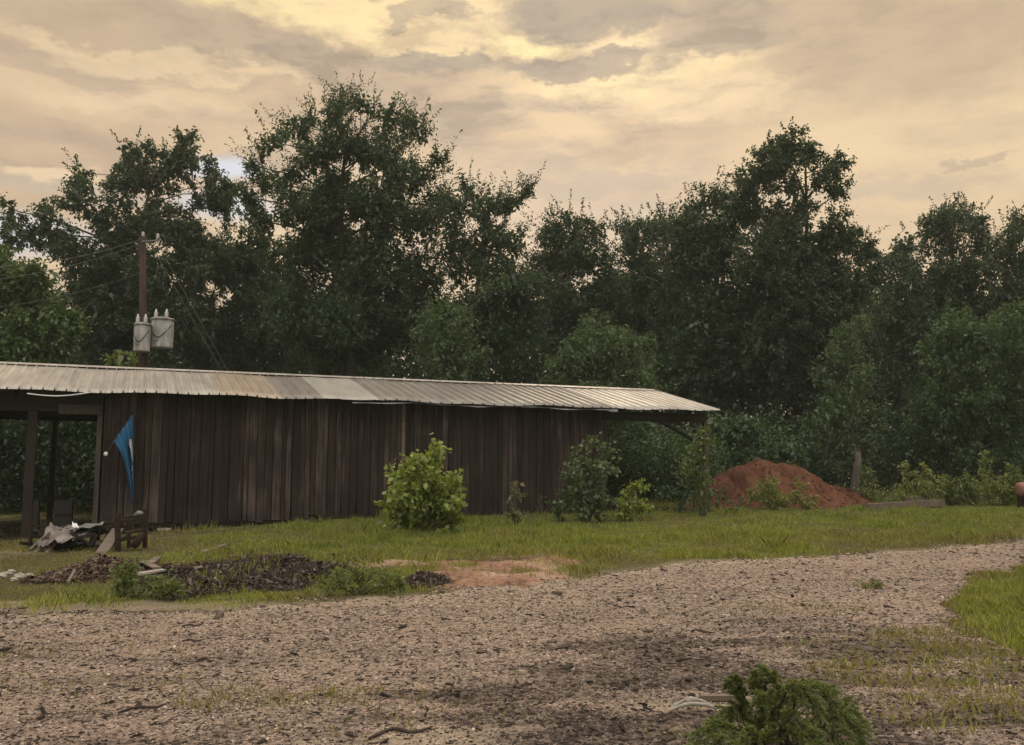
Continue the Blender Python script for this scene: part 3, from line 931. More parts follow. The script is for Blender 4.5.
plant('young_tree', 'broad grey green tree in front of the wood at the right', 'tree',
      [(960, 328, 28), (935, 350, 25), (990, 348, 27), (1012, 318, 25), (960, 385, 38), (1002, 400, 38), (930, 410, 28), (958, 440, 32), (1012, 440, 32), (1040, 370, 35), (985, 470, 22)],
      37, 965, dens=33, lL=0.16, mat='leaf_mid', upb=0.15, shoot=0.65, trunk_r=0.16, group=WOOD)
plant('vine_thicket', 'tangled vine covered shrub between barn end and the red mound', 'shrub',
      [(745, 430, 20), (770, 442, 20), (724, 447, 18), (792, 452, 16), (740, 462, 20), (716, 425, 10), (712, 470, 18), (765, 465, 20)],
      34, 745, dens=45, lL=0.13, mat='leaf_mid', trunk_r=0.06, shoot=0.45, parts=('stem', 'foliage'))
plant('sapling', 'bright green sapling tip showing just above the roof near the pole', 'sapling',
      [(112, 362, 8), (120, 356, 7), (128, 364, 7), (118, 375, 12), (118, 395, 14)], 31, 118, dens=60, lL=0.16, S=3, m=6, shoot=0.3, mat='leaf_weed', trunk_r=0.05, parts=('stem', 'foliage'))


def wood_mass(name, label, x0, x1, y0, y1, topf, n_cl, per, shoot, lL, mat, lowz=0.0):
    x, y = R.uniform(x0, x1, n_cl), R.uniform(y0, y1, n_cl)
    top = topf(x)
    z = gz(x, y) + lowz + (R.random(n_cl) ** 0.8) * (top + 1.2 * fbm(x, y, 2.2))
    C = np.stack([x, y, z], -1)
    P = np.repeat(C, per, 0) + R.normal(0, shoot, (n_cl * per, 3))
    L = lL * R.uniform(0.6, 1.3, len(P))
    V = leaf_quads(P, R.normal(0, 1, P.shape), L, L * 0.6)
    return tag(np_mesh(name, V, np.arange(len(V)).reshape(-1, 4), M[mat]), label, 'wood' if 'wood' in name else 'undergrowth', kind='stuff')


wood_mass('far_wood', 'dark mass of the wood deep behind the nearer trees', -46, 46, 53, 62,
          lambda x: np.interp(x, [-46, -30, -20, -12, 0, 10, 20, 30, 46], [9, 9.5, 11, 11, 11, 12, 12.5, 12, 12]), 8200, 26, 0.6, 0.36, 'leaf_dark')
wood_mass('undergrowth', 'dense shady undergrowth along the foot of the wood', -34, 34, 37, 44,
          lambda x: np.interp(x, [-34, -14, 4, 10, 34], [3.5, 4.0, 3.2, 3.0, 2.8]), 3600, 30, 0.35, 0.19, 'leaf_dark')
wood_mass('undergrowth', 'pale green fern and bramble growth behind the open end of the barn', 2.0, 7.6, 31.5, 34.0,
          lambda x: 0 * x + 1.9, 420, 36, 0.25, 0.13, 'leaf_mid')
wood_mass('undergrowth', 'shady leafy growth seen through the open bay at the left', -26, -9, 28.5, 33.5,
          lambda x: 0 * x + 4.0, 2100, 34, 0.3, 0.16, 'leaf_dark')

# ------------------------------------------------------------------ barn
print('barn', A, B, LEN, 'half', HALF, 'ridge', ZR)


def u_at(px, v):
    r = ray(px, 400)
    k = r[0] / r[1]
    return float((k * (A[1] + v * nv[1]) - (A[0] + v * nv[0])) / (du[0] - k * du[1]))


def z_at(px, py, u, v):
    Y = A[1] + u * du[1] + v * nv[1]
    r = ray(px, py)
    return float(CAMZ + r[2] / r[1] * Y)


barn = empty('barn', (A[0], A[1], 0), math.atan2(du[1], du[0]))
tag(barn, 'long low weathered board barn with galvanised metal roof and open ends', 'barn')
VW = 0.62                                   # wall line behind the eave
UL, UR = u_at(102, VW), u_at(603, VW)       # ends of the boarded part
U0, U1 = -11.5, LEN                         # ends of the roof
VB = 2 * HALF - VW


def roof_z(v):
    return ZE + (ZR - ZE) * (v / HALF if v <= HALF else (2 * HALF - v) / HALF)


def ribbed(u0, u1, v0, v1, rib, hgt, lift, mat, jag=0.0, name='roof_sheet'):
    """corrugated sheet between two v lines (front slope if v0<v1<=HALF)"""
    us, hs = [], []
    u = u0
    while u < u1 - 1e-6:
        for (o, h) in ((0, 0), (0.34, 0), (0.39, 1), (0.44, 1), (0.49, 0), (0.80, 0), (0.82, 0.2), (0.84, 0.2), (0.86, 0)):
            uu = u + o * rib
            if uu < u1:
                us.append(uu); hs.append(h * hgt)
        u += rib
    us.append(u1); hs.append(0)
    us, hs = np.array(us), np.array(hs)
    nvv = 7
    sag = 0.018 * np.sin(us * 1.3) + 0.014 * np.sin(us * 3.1 + 1)
    je = jag * (np.floor(us / 0.66) * 7.31 % 1.0 - 0.5)
    rows = []
    for side in (0, 1):
        for k in range(nvv):
            t = k / (nvv - 1)
            v = v0 + (v1 - v0) * t + (1 - t) * je
            z = np.array([roof_z(vv) for vv in v]) + hs + lift + sag * (1 - 0.5 * t) - side * 0.004
            rows.append(np.stack([us, v, z], -1))
    V = np.concatenate(rows)
    n = len(us)
    Qs = []
    for side in (0, 1):
        for k in range(nvv - 1):
            a = (side * nvv + k) * n + np.arange(n - 1)
            q = np.stack([a, a + 1, a + n + 1, a + n], -1)
            Qs.append(q if side == 0 else q[:, ::-1])
    for k, r in ((0, 1), (nvv - 1, 0)):
        a = k * n + np.arange(n - 1)
        b = (nvv + k) * n + np.arange(n - 1)
        q = np.stack([a, b, b + 1, a + 1], -1)
        Qs.append(q if r else q[:, ::-1])
    return np_mesh(name, V, np.concatenate(Qs), mat, barn)


def ue(px):
    return u_at(px, 0.0)


secs = [(U0, ue(222), 'roof_pale', 0.235, 0.055, 'pale ribbed roof sheets'), (ue(222), ue(282), 'roof_rust', 0.235, 0.055, 'rust tinged ribbed roof sheets'),
        (ue(282), ue(324), 'roof_grey', 0.235, 0.045, 'dull grey ribbed sheets between the rusty and the smooth ones'), (ue(324), ue(380), 'roof_smooth', 0.9, 0.006, 'nearly smooth lighter roof sheet'),
        (ue(380), ue(612), 'roof_grey', 0.30, 0.045, 'darker grey ribbed roof sheets'), (ue(612), U1, 'roof_pale', 0.30, 0.035, 'cleaner ribbed sheets over the open right end')]
for i, (a, b, mt, rib, hg, lb) in enumerate(secs):
    o = ribbed(a + (0.0 if i == 0 else 0.004), b, -0.02 - 0.05 * (i in (1, 4)), HALF - 0.004, rib, hg, 0.03 + 0.006 * (i % 2), M[mt], 0.05)
    if lb:
        o['label'] = lb
ribbed(U0, U1, 2 * HALF, HALF + 0.004, 0.30, 0.022, 0.03, M['roof_grey'], 0.04)
rc = MB()
rc.add([(U0, HALF - .16, roof_z(HALF - .16) + .062), (U0, HALF, ZR + .085), (U0, HALF + .16, roof_z(HALF + .16) + .062),
        (U1, HALF - .16, roof_z(HALF - .16) + .062), (U1, HALF, ZR + .085), (U1, HALF + .16, roof_z(HALF + .16) + .062)], [(0, 3, 4, 1), (1, 4, 5, 2)])
rc.build('ridge_cap', M['roof_pale'], barn)
# loose drip strip below the eave, torn at its right end
ds = MB()
us = np.linspace(ue(352), ue(617), 40)
ds_v, ds_f = [], []
for i, u in enumerate(us):
    e = (i > 37) * 0.06
    s = 0.02 * math.sin(u * 2.1)
    ds_v += [(u, -0.03, ZE - 0.02 + s), (u, -0.045, ZE - 0.045 - e + s + 0.012 * math.sin(u * 5)), (u, 0.09, ZE - 0.03 + s)]
for i in range(len(us) - 1):
    ds_f += [(i * 3, i * 3 + 1, i * 3 + 4, i * 3 + 3), (i * 3 + 2, i * 3, i * 3 + 3, i * 3 + 5)]
ds.add(ds_v, ds_f)
o = ds.build('drip_strip', M['steel'], barn)
# boards
random.seed(12)
mb = MB()
u = UL + 0.06
zbot_l = z_at(150, 527, u_at(150, VW), VW)
while u < UR - 0.05:
    w = random.choice((0.11, 0.14, 0.16, 0.19, 0.22)) * random.uniform(0.92, 1.08)
    w = min(w, UR - u)
    zb = 0.36 + random.uniform(-0.05, 0.03) + (0.10 if random.random() < 0.08 else 0)
    dv = random.uniform(-0.012, 0.012)
    if w > 0.05:
        lean = random.uniform(-0.012, 0.012)
        x0, x1, y0, y1, z0, z1 = u + .004, u + w - random.uniform(.006, .016), VW - .014 + dv, VW + .014 + dv, zb, roof_z(VW) - .03
        mb.add([(x0 + lean, y0, z0), (x1 + lean, y0, z0), (x1 + lean, y1, z0), (x0 + lean, y1, z0), (x0, y0, z1), (x1, y0, z1), (x1, y1, z1), (x0, y1, z1)],
               [(3, 2, 1, 0), (4, 5, 6, 7), (0, 1, 5, 4), (1, 2, 6, 5), (2, 3, 7, 6), (3, 0, 4, 7)])
    u += w
wall = mb.build('board_wall', M['wall'], barn)
# other sides of the boarded room
mb = MB()
u = UL + 0.06
while u < UR - 0.05:
    mb.box(u + .004, min(u + .24, UR) - .004, VB - .014, VB + .014, 0.36, roof_z(VB) - .03)
    u += 0.245
mb.build('back_wall', M['wall'], barn)
for uu in (UL + 0.02, UR - 0.02):
    mb = MB()
    v = VW + 0.03
    while v < VB - 0.05:
        v2 = min(v + .23, VB - 0.03)
        zt = min(roof_z(v), roof_z(v2)) - .05
        mb.box(uu - .014, uu + .014, v, v2 - .008, 0.36, zt)
        v += .235
    mb.build('end_wall', M['wall'], barn)
mb = MB()
mb.box(UL, UR, VW + .03, VW + .17, 0.22, 0.42, 0.006)
mb.build('sill_beam', M['beam'], barn)
mb = MB()
mb.box(UL + .02, UR - .02, VW + .2, VB - .05, 0.38, 0.42)
mb.build('floor', M['beam'], barn)
for px in (104, 170, 240, 330, 420, 510, 595):
    uu = u_at(px, VW)
    wx, wy = A[0] + uu * du[0] + (VW + .1) * nv[0], A[1] + uu * du[1] + (VW + .1) * nv[1]
    mb = MB()
    mb.box(uu - .15, uu + .15, VW + .02, VW + .3, float(g0(wx, wy)) - .15, 0.215, 0.02)
    mb.build('pier', M['rock'], barn)
# header beams, posts
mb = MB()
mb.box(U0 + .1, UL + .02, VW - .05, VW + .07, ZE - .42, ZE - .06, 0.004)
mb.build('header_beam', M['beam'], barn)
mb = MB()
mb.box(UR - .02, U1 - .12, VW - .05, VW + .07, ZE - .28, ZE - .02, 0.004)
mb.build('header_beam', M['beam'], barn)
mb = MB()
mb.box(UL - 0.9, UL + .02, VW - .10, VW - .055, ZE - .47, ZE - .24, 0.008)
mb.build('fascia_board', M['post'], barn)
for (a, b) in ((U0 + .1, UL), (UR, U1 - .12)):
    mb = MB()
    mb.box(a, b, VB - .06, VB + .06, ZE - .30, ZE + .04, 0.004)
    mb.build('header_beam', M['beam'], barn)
for (u, v, w, mt) in ((u_at(34, VW), VW + .01, .19, 'beam'), (UL - .02, VW + .01, .10, 'post'), (u_at(-110, VW), VW + .01, .15, 'post'), (u_at(704, VW), VW + .01, .13, 'post'),
                      (UR + .03, VW + .05, .12, 'beam'), (UR + .05, VB, .14, 'beam'), (U1 - .3, VB, .14, 'beam'), (UL - .1, VB, .14, 'beam'), (u_at(34, VW), VB, .14, 'beam'), (u_at(-110, VW), VB, .14, 'beam')):
    wx, wy = A[0] + u * du[0] + v * nv[0], A[1] + u * du[1] + v * nv[1]
    mb = MB()
    mb.box(u - w / 2, u + w / 2, v - w / 2, v + w / 2, float(g0(wx, wy)) - .15, (ZE - .425 if u < 2 else ZE - .285) if v < 2 else ZE - .305, 0.008)
    mb.build('post', M[mt], barn)
# diagonal brace at the right post
pu = u_at(704, VW)
bu = u_at(655, VW)
mb = MB()
mb.bar((bu, VW, ZE - .20), (pu - .05, VW, z_at(700, 446, pu, VW)), 0.07, 0.15, (0, 1, 0), 0.004)
mb.build('brace', M['beam'], barn)
mb = MB()
uf = u_at(403.5, VW)
mb.box(uf - .05, uf + .05, VW - .045, VW - .018, 0.42, ZE + .02, 0.004)
mb.build('batten', M['plank'], barn)
# rafters under the open bays
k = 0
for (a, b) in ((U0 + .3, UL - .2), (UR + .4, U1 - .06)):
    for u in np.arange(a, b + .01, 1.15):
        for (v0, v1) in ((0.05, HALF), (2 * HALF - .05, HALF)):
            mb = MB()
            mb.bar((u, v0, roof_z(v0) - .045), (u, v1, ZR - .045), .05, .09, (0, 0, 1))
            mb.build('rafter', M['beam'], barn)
# sagging pale gutter scrap under the left eave
mb = MB()
pts = []
for t in np.linspace(0, 1, 12):
    px = 27 + 63 * t
    u = ue(px)
    pts.append((u, -0.07, z_at(px, 393.5 + 3.0 * math.sin(math.pi * t) - 1.2 * t, u, -0.07)))
mb.tube(pts, 0.015, 6)
gut = mb.build('gutter_strip', M['white'], barn)


def bw(u, v, z):
    """barn coordinates to the world"""
    return np.array((A[0] + u * du[0] + v * nv[0], A[1] + u * du[1] + v * nv[1], z))


# ------------------------------------------------------------------ flag on its slanted staff
ang = math.atan2(du[1], du[0])
f_v = VW - 0.16


def fp(px, py, v):
    u = u_at(px, v)
    return bw(u, v, z_at(px, py, u, v))


st_top, st_low, st_base = fp(133.5, 413, VW - .05), fp(116, 441, VW - .42), fp(108.5, 454, VW - .60)
fl = empty('flag', st_top)
tag(fl, 'limp blue flag with pale emblem on a slanted staff against the barn wall', 'flag')
mb = MB()
mb.tube([st_top - st_top, st_low - st_top, st_base - st_top], 0.012, 8)
mb.build('staff', M['stick'], fl, True)
mb = MB()
mb.lathe(st_base - st_top, [(0.005, -.05), (.036, -.04), (.045, 0), (.036, .04), (.01, .05)], 14)
mb.build('finial', M['white'], fl, True)
# cloth: hangs from the staff, gathers into folds to a tail
nu, nw = 25, 40
cl = np.zeros((nw, nu, 3))
for i in range(nw):
    t = i / (nw - 1)
    for j in range(nu):
        s = j / (nu - 1)
        top = st_top * (1 - s) + st_low * s
        r_e = fp(134.0 + 4.5 * t, 414 + (503 - 414) * t, VW - .14)
        # left edge falls from the low end of the staff to the tail
        lx = np.interp(t, [0, .12, .3, .5, .8, 1], [116, 122, 127.3, 130.8, 134.4, 137.2])
        ly = np.interp(t, [0, .12, .3, .5, .8, 1], [441, 450, 462, 475, 491, 503])
        l_e = fp(lx, ly, VW - .40 + .22 * t)
        p = r_e * (1 - s) + l_e * s
        if i == 0:
            p = top
        fold = 0.115 * math.sin(s * 13 + t * 3) * min(1, t * 3) * (1 - 0.3 * t) + 0.02 * math.sin(s * 29 + 1)
        p = p + np.array((nv[0], nv[1], 0)) * fold
        cl[i, j] = p - st_top
idc = np.arange(nu * nw).reshape(nw, nu)
Qf = np.stack([idc[:-1, :-1], idc[1:, :-1], idc[1:, 1:], idc[:-1, 1:]], -1).reshape(-1, 4)
cloth = np_mesh('cloth', cl.reshape(-1, 3), Qf, M['blue'], fl, True)
sm = cloth.modifiers.new('thick', 'SOLIDIFY')
sm.thickness = 0.004
sm.offset = 0


def print_on(name, rows, mat, lift):
    """patches printed on the cloth: rows = (t, s0, s1)"""
    V, Fs = [], []
    back = np.array((-nv[0], -nv[1], 0)) * lift
    for (t, s0, s1) in rows:
        for k in range(7):
            s = s0 + (s1 - s0) * k / 6
            a, b = min(t, .9999) * (nw - 1), min(s, .9999) * (nu - 1)
            i, j = int(a), int(b)
            a, b = a - i, b - j
            p = (cl[i, j] * (1 - a) + cl[i + 1, j] * a) * (1 - b) + (cl[i, j + 1] * (1 - a) + cl[i + 1, j + 1] * a) * b
            V.append(p + back)
    for i in range(len(rows) - 1):
        for k in range(6):
            Fs.append((i * 7 + k, i * 7 + k + 1, (i + 1) * 7 + k + 1, (i + 1) * 7 + k))
    return MB().add(V, Fs).build(name, mat, cloth, True)


print_on('emblem', [(.19, .30, .36), (.23, .12, .48), (.28, .06, .55), (.33, .06, .50), (.39, .04, .42), (.46, .04, .34), (.53, .05, .25)], M['navy'], 0.012)
print_on('emblem', [(.20, .29, .34), (.235, .18, .42), (.28, .12, .38), (.33, .12, .32), (.39, .09, .28), (.46, .08, .22), (.51, .08, .16)], M['silver'], 0.018)
for (t0, s0, s1) in ((.55, .1, .75), (.585, .05, .5), (.62, .25, .8), (.66, .05, .45), (.70, .1, .6)):
    print_on('lettering', [(t0, s0, s1), (t0 + .016, s0 + .08, s1)], M['silver'], 0.014)
# ------------------------------------------------------------------ utility pole with two transformers
PD = 28.0
pb = at(143.5, 470, PD)
gzp = float(g0(pb[0], pb[1]))
ptop = at(143, 237, PD)
pb[0] = at(146.5, 400, PD)[0]
pole = empty('utility_pole', (pb[0], pb[1], gzp))
LX = ptop[0] - pb[0]
tag(pole, 'reddish brown wooden utility pole rising behind the barn roof', 'utility pole')
mb = MB()
hgt = ptop[2] - gzp
mb.tube([(0, 0, -.3), (LX * .45, 0, hgt * .5), (LX, 0, hgt)], [.13, .118, .10], 14)
mb.build('shaft', M['pole'], pole, True)
mb = MB()
mb.bar((LX + .02, -.12, hgt - .18), (LX + .55, -.10, hgt - .13), .035, .04)
mb.build('pole_arm', M['steel'], pole)
for x in (LX, LX + .52):
    mb = MB()
    mb.lathe((x, -.1 if x > LX + .1 else 0, hgt - (.09 if x > LX + .1 else 0)), [(.02, 0), (.06, .02), (.03, .05), (.06, .08), (.03, .11), (.05, .14), (.02, .17)], 12)
    mb.build('insulator', M['ceramic'], pole, True)


def transformer(px, py0, py1, wpx, dY, label):
    c = at(px, py1, PD + dY)
    zt = at(px, py0, PD + dY)[2]
    r = wpx / 2 / F * (PD + dY)
    h = zt - c[2]
    t = empty('transformer', c)
    tag(t, label, 'transformer', 'grey transformers hung on the pole')
    mb = MB()
    mb.lathe((0, 0, 0), [(r * .9, 0), (r * .95, .02), (r * .95, .05), (r * .93, .06), (r * .96, h * .5), (r * .95, h - .05)], 24)
    mb.build('tank', M['can'], t, True)
    mb = MB()
    mb.lathe((0, 0, h - .05), [(r * 1.03, 0), (r * 1.04, .03), (r * .95, .06), (r * .4, .10)], 24)
    mb.build('lid', M['can'], t, True)
    for (x, y) in ((-r * .5, -r * .3), (r * .45, -r * .35)):
        mb = MB()
        mb.lathe((x, y, h + .02), [(.05, 0), (.07, .03), (.04, .06), (.07, .10), (.04, .13), (.065, .17), (.03, .2), (.02, .28)], 12)
        mb.build('bushing', M['ceramic'], t, True)
    for zz in (h * .25, h * .8):
        MB().box(-r * .3, r * .3, r * .9, r * .9 + .12, zz, zz + .06).build('mounting_bracket', M['steel'], t)
    mb = MB()
    pts = [(-r * .95 + 1.9 * r * q, -r * 1.02 * math.sin(math.pi * (.1 + .8 * q)), h * .78 - h * .45 * math.sin(math.pi * q)) for q in np.linspace(0, 1, 14)]
    mb.tube(pts, 0.014, 5)
    mb.build('lead_wire', M['black'], t, True)
    mb = MB()
    mb.box(-.1, .02, -r * .985 - .012, -r * .93, h * .22, h * .36)
    mb.build('plate', M['steel'], t)


transformer(141.5, 324, 352, 17, -0.45, 'lower smaller grey transformer can in front of the pole')
transformer(161.5, 319, 348.5, 23, -0.05, 'wider grey transformer can at the right of the pole')


def wire(px0, py0, Y0, px1, py1, Y1, label, sag=0.3, r=0.010):
    a, b = at(px0, py0, Y0), at(px1, py1, Y1)
    pts = [a * (1 - t) + b * t - np.array((0, 0, sag * 4 * t * (1 - t))) - a for t in np.linspace(0, 1, 24)]
    o = MB().tube(pts, r, 5).build('overhead_wire', M['wire'], None, True)
    o.location = a
    tag(o, label, 'wire', 'wires running from the utility pole')


wire(144, 238, PD, -90, 262, PD - 4, 'overhead wire running left from the top of the pole', 0.45)
wire(143, 243, PD, -90, 285, PD - 3, 'lower overhead wire running left just under the pole top', 0.35)
wire(143, 272, PD, -90, 312, PD - 2, 'lowest overhead wire running left from halfway up the pole', 0.35, 0.008)
wire(152, 246, PD, 224, 375, PD + 1.2, 'left one of two taut guy wires slanting from pole to roof', 0.02)
wire(158, 244, PD - .1, 233, 380, PD + 1.2, 'right one of two taut guy wires slanting from pole to roof', 0.02)


# ------------------------------------------------------------------ scrap by the open bay
def gp(px, py):
    x, y = on_ground(px, py)
    return np.array((x, y, float(gz(np.array([x]), np.array([y]))[0])))


def sheet(name, label, cat, corners, mat, amp, seed, nx_=14, ny_=10, rib=None):
    """crumpled sheet between four world corners"""
    rs = np.random.default_rng(seed)
    c = [np.array(q, float) for q in corners]
    o0 = c[0].copy()
    P = np.zeros((ny_, nx_, 3))
    for i in range(ny_):
        for j in range(nx_):
            a, b = i / (ny_ - 1), j / (nx_ - 1)
            p = (c[0] * (1 - b) + c[1] * b) * (1 - a) + (c[3] * (1 - b) + c[2] * b) * a
            p = p + np.array((0, 0, amp * (math.sin(b * 9 + seed) * .6 + math.sin(a * 7 + b * 4 + seed) * .5 + rs.normal(0, .25))))
            P[i, j] = p - o0
    if rib:
        P[:, ::2, 2] += rib
    ii = np.arange(nx_ * ny_).reshape(ny_, nx_)
    Qs = np.stack([ii[:-1, :-1], ii[:-1, 1:], ii[1:, 1:], ii[1:, :-1]], -1).reshape(-1, 4)
    o = np_mesh(name, P.reshape(-1, 3), Qs, mat)
    o.location = o0
    m_ = o.modifiers.new('t', 'SOLIDIFY')
    m_.thickness = 0.006
    return tag(o, label, cat)


def P3(px, py, Y):
    return at(px, py, Y)


jy = gp(75, 552)[1]
sheet('scrap_sheet', 'crumpled grey metal sheet lying over the scrap heap', 'scrap metal', [P3(37, 544, jy - .3), P3(66, 541, jy - .5), P3(94, 529, jy + .4), P3(52, 523, jy + .7)], M['scrap'], 0.06, 3, 16, 10, 0.02)
sheet('scrap_sheet', 'dark sheet jutting out to the right from the scrap heap', 'scrap metal', [P3(72, 530, jy + .1), P3(100, 526, jy + .2), P3(106, 522, jy + .8), P3(76, 526, jy + .9)], M['steel'], 0.03, 5, 12, 8)
sheet('scrap_sheet', 'small bright white scrap on top of the crumpled sheet', 'scrap metal', [P3(72, 526.5, jy + .1), P3(79, 527, jy + .05), P3(77, 523, jy + .3), P3(72.5, 522, jy + .35)], M['white'], 0.02, 8, 6, 5)


def pieces(name, label, cat, bars, mat, parts_name=None):
    """thing made of bars given as world end points, each bar a part"""
    o0 = np.mean([b[0] for b in bars] + [b[1] for b in bars], 0)
    o0[2] = min(min(b[0][2], b[1][2]) for b in bars)
    if len(bars) == 1:
        a, b, w, h = bars[0]
        o = MB().bar(a - o0, b - o0, w, h, (0, 0, 1), 0.006).build(name, mat)
        o.location = o0
        return tag(o, label, cat)
    root = empty(name, o0)
    tag(root, label, cat)
    for i, (a, b, w, h) in enumerate(bars):
        MB().bar(a - o0, b - o0, w, h, (0, 0, 1), 0.005).build(parts_name[i] if parts_name else 'bar', mat, root)
    return root


j = jy
pieces('broken_pallet', 'broken grey wooden pallet leaning on the left side of the scrap heap', 'pallet',
       [(P3(30, 550, j - .3), P3(50, 532, j + .1), .045, .03), (P3(35, 553, j - .35), P3(56, 535, j), .045, .03), (P3(44, 556, j - .4), P3(60, 537, j - .1), .045, .03),
        (P3(34, 545, j - .15), P3(52, 551, j - .3), .05, .06), (P3(43, 537, j + .05), P3(58, 541, j - .05), .05, .06)], M['plank'], ['slat', 'slat', 'slat', 'runner', 'runner'])
pieces('steel_rack', 'low rusty steel rack beside the left post', 'rack',
       [(P3(30, 552, j + .6), P3(31, 519, j + .6), .05, .05), (P3(44, 548, j + .9), P3(44, 519, j + .9), .05, .05), (P3(30, 526, j + .6), P3(58, 525, j + .9), .04, .04),
        (P3(30, 536, j + .6), P3(58, 534, j + .9), .05, .09)], M['rust'], ['upright', 'upright', 'rail', 'rail'])
pieces('timber_trestle', 'dark trestle of old timbers holding up the scrap heap', 'trestle',
       [(P3(60, 556, j), P3(62, 530, j + .2), .08, .08), (P3(80, 552, j + .2), P3(79, 530, j + .3), .06, .06), (P3(60, 549, j), P3(108, 543, j + .6), .05, .12),
        (P3(70, 533, j + .2), P3(113, 528, j + .7), .05, .1), (P3(98, 550, j + .5), P3(98, 530, j + .5), .06, .06)], M['beam'], ['leg', 'leg', 'rail', 'rail', 'leg'])
tb, tn = [], []
for q in range(30):
    ax, ay = random.uniform(32, 112), random.uniform(530, 554)
    dx, dy = random.uniform(-22, 22), random.uniform(-9, 3)
    yy = j + random.uniform(-.2, .8)
    tb.append((P3(ax, ay, yy), P3(ax + dx, ay + dy - 4, yy + random.uniform(-.3, .4)), random.uniform(.05, .12), random.uniform(.03, .06)))
    tn.append('timber')
pieces('timber_pile', 'dark jumble of broken timbers under the crumpled sheet', 'timber pile', tb, M['beam'], tn)
pieces('plank', 'long weathered plank leaning from the debris heap up to the iron frame', 'plank', [(P3(96, 561, j - .5), P3(118, 529, j + .2), .2, .04)], M['plank'])
iron = pieces('iron_frame', 'rusty iron machine frame standing below the flag', 'iron frame',
              [(P3(118, 551, j - .1), P3(117.5, 514, j - .1), .07, .07), (P3(145, 548, j + .2), P3(145.5, 509, j + .2), .06, .06), (P3(129, 548, j + .5), P3(129, 517, j + .5), .05, .05),
               (P3(117, 522, j - .1), P3(146, 519, j + .2), .05, .06), (P3(122, 518, j + .3), P3(146, 517, j + .4), .04, .05), (P3(118, 540, j - .1), P3(145, 536, j + .2), .05, .05), (P3(125, 533, j + .1), P3(143, 530, j + .3), .2, .03)],
              M['rust'], ['upright', 'upright', 'upright', 'rail', 'rail', 'rail', 'tray'])
o0 = np.array(iron.location)
mb = MB()
c0 = P3(138, 540, j + .1) - o0
for k_ in range(1):
    mb.tube([c0 + np.array((-.05, -.08, -.12)), c0 + np.array((0, -.06, -.04)), c0 + np.array((.05, -.02, .06)), c0 + np.array((0.06, 0, .14))], [.05, .075, .06, .025], 10)
mb.build('motor', M['rust'], iron, True)
mb = MB()
c0 = P3(138.5, 516, j + .25) - o0
mb.tube([c0 + np.array((-.08, 0, 0)), c0 + np.array((0, 0, .04)), c0 + np.array((.1, .02, .02))], [.03, .06, .03], 8)
mb.build('handle', M['steel'], iron, True)
# grey cabinets standing in the open bay
for (px, w, h, label, two) in ((38, .34, .62, 'tall dull grey cabinet right beside the left post in the open bay', False), (70, .40, .60, 'two tier dull grey box standing alone in the open bay', True)):
    u, v = u_at(px, 2.4), 2.4
    p = bw(u, v, 0)
    z0 = float(gz(np.array([p[0]]), np.array([p[1]]))[0])
    zt = z_at(px, 500, u, v)
    t = empty('cabinet', (p[0], p[1], z0), ang)
    tag(t, label, 'cabinet')
    for (a, b, nm) in (((0.0, .5, 'body'), (.51, 1.0, 'top_box')) if two else ((0.0, 1.0, 'body'),)):
        mb = MB()
        mb.box(-w / 2, w / 2, -.2, .2, a * (zt - z0), b * (zt - z0), .006)
        mb.build(nm, M['box'], t)
        mb = MB()
        mb.box(-w / 2 + .03, w / 2 - .03, -.222, -.207, a * (zt - z0) + .04, b * (zt - z0) - .04)
        mb.build('door', M['box'], t)

# planks, rocks, sticks
for (a, b, lb, mt) in (((139, 577), (164, 574), 'palest short board lying flat beside the debris heap', 'bleached'), ((142, 568), (156, 573), 'tan split board crossing the debris behind the palest one', 'plank'),
                       ((150, 566), (158, 561), 'short stub of board tilted up near the bare soil by the wall', 'plank'), ((93, 566), (112, 574), 'grey lath poking out of the debris heap top', 'plank'),
                       ((68, 586), (78, 571), 'thin stick leaning on the left side of the debris heap', 'plank'), ((202, 556), (226, 548), 'reddish plank half buried in grass left of the dark mulch', 'plank')):
    A_, B_ = gp(*a), gp(*b)
    A_[2] += .05; B_[2] += .06
    pieces('board', lb, 'board', [(A_, B_, .10 if 'stick' not in lb else .03, .03)], M[mt])


def rock(px, py, s, label, squash=.6, mat='rock', name='rock'):
    p = gp(px, py)
    V, Fs = [], []
    rs = np.random.default_rng(int(px * 7 + py))
    for i in range(7):
        th = math.pi * i / 6
        for k in range(10):
            ph = 2 * math.pi * k / 10
            r = s * .62 * (1 + .30 * rs.normal(0, .6))
            V.append((r * math.sin(th) * math.cos(ph), r * math.sin(th) * math.sin(ph) * .8, r * squash * math.cos(th)))
    for i in range(6):
        for k in range(10):
            Fs.append((i * 10 + k, (i + 1) * 10 + k, (i + 1) * 10 + (k + 1) % 10, i * 10 + (k + 1) % 10))
    o = MB().add(V, Fs).build(name, M[mat])
    o.location = p + np.array((0, 0, s * .25))
    tag(o, label, 'rock', 'pale rocks in the grass by the open bay')


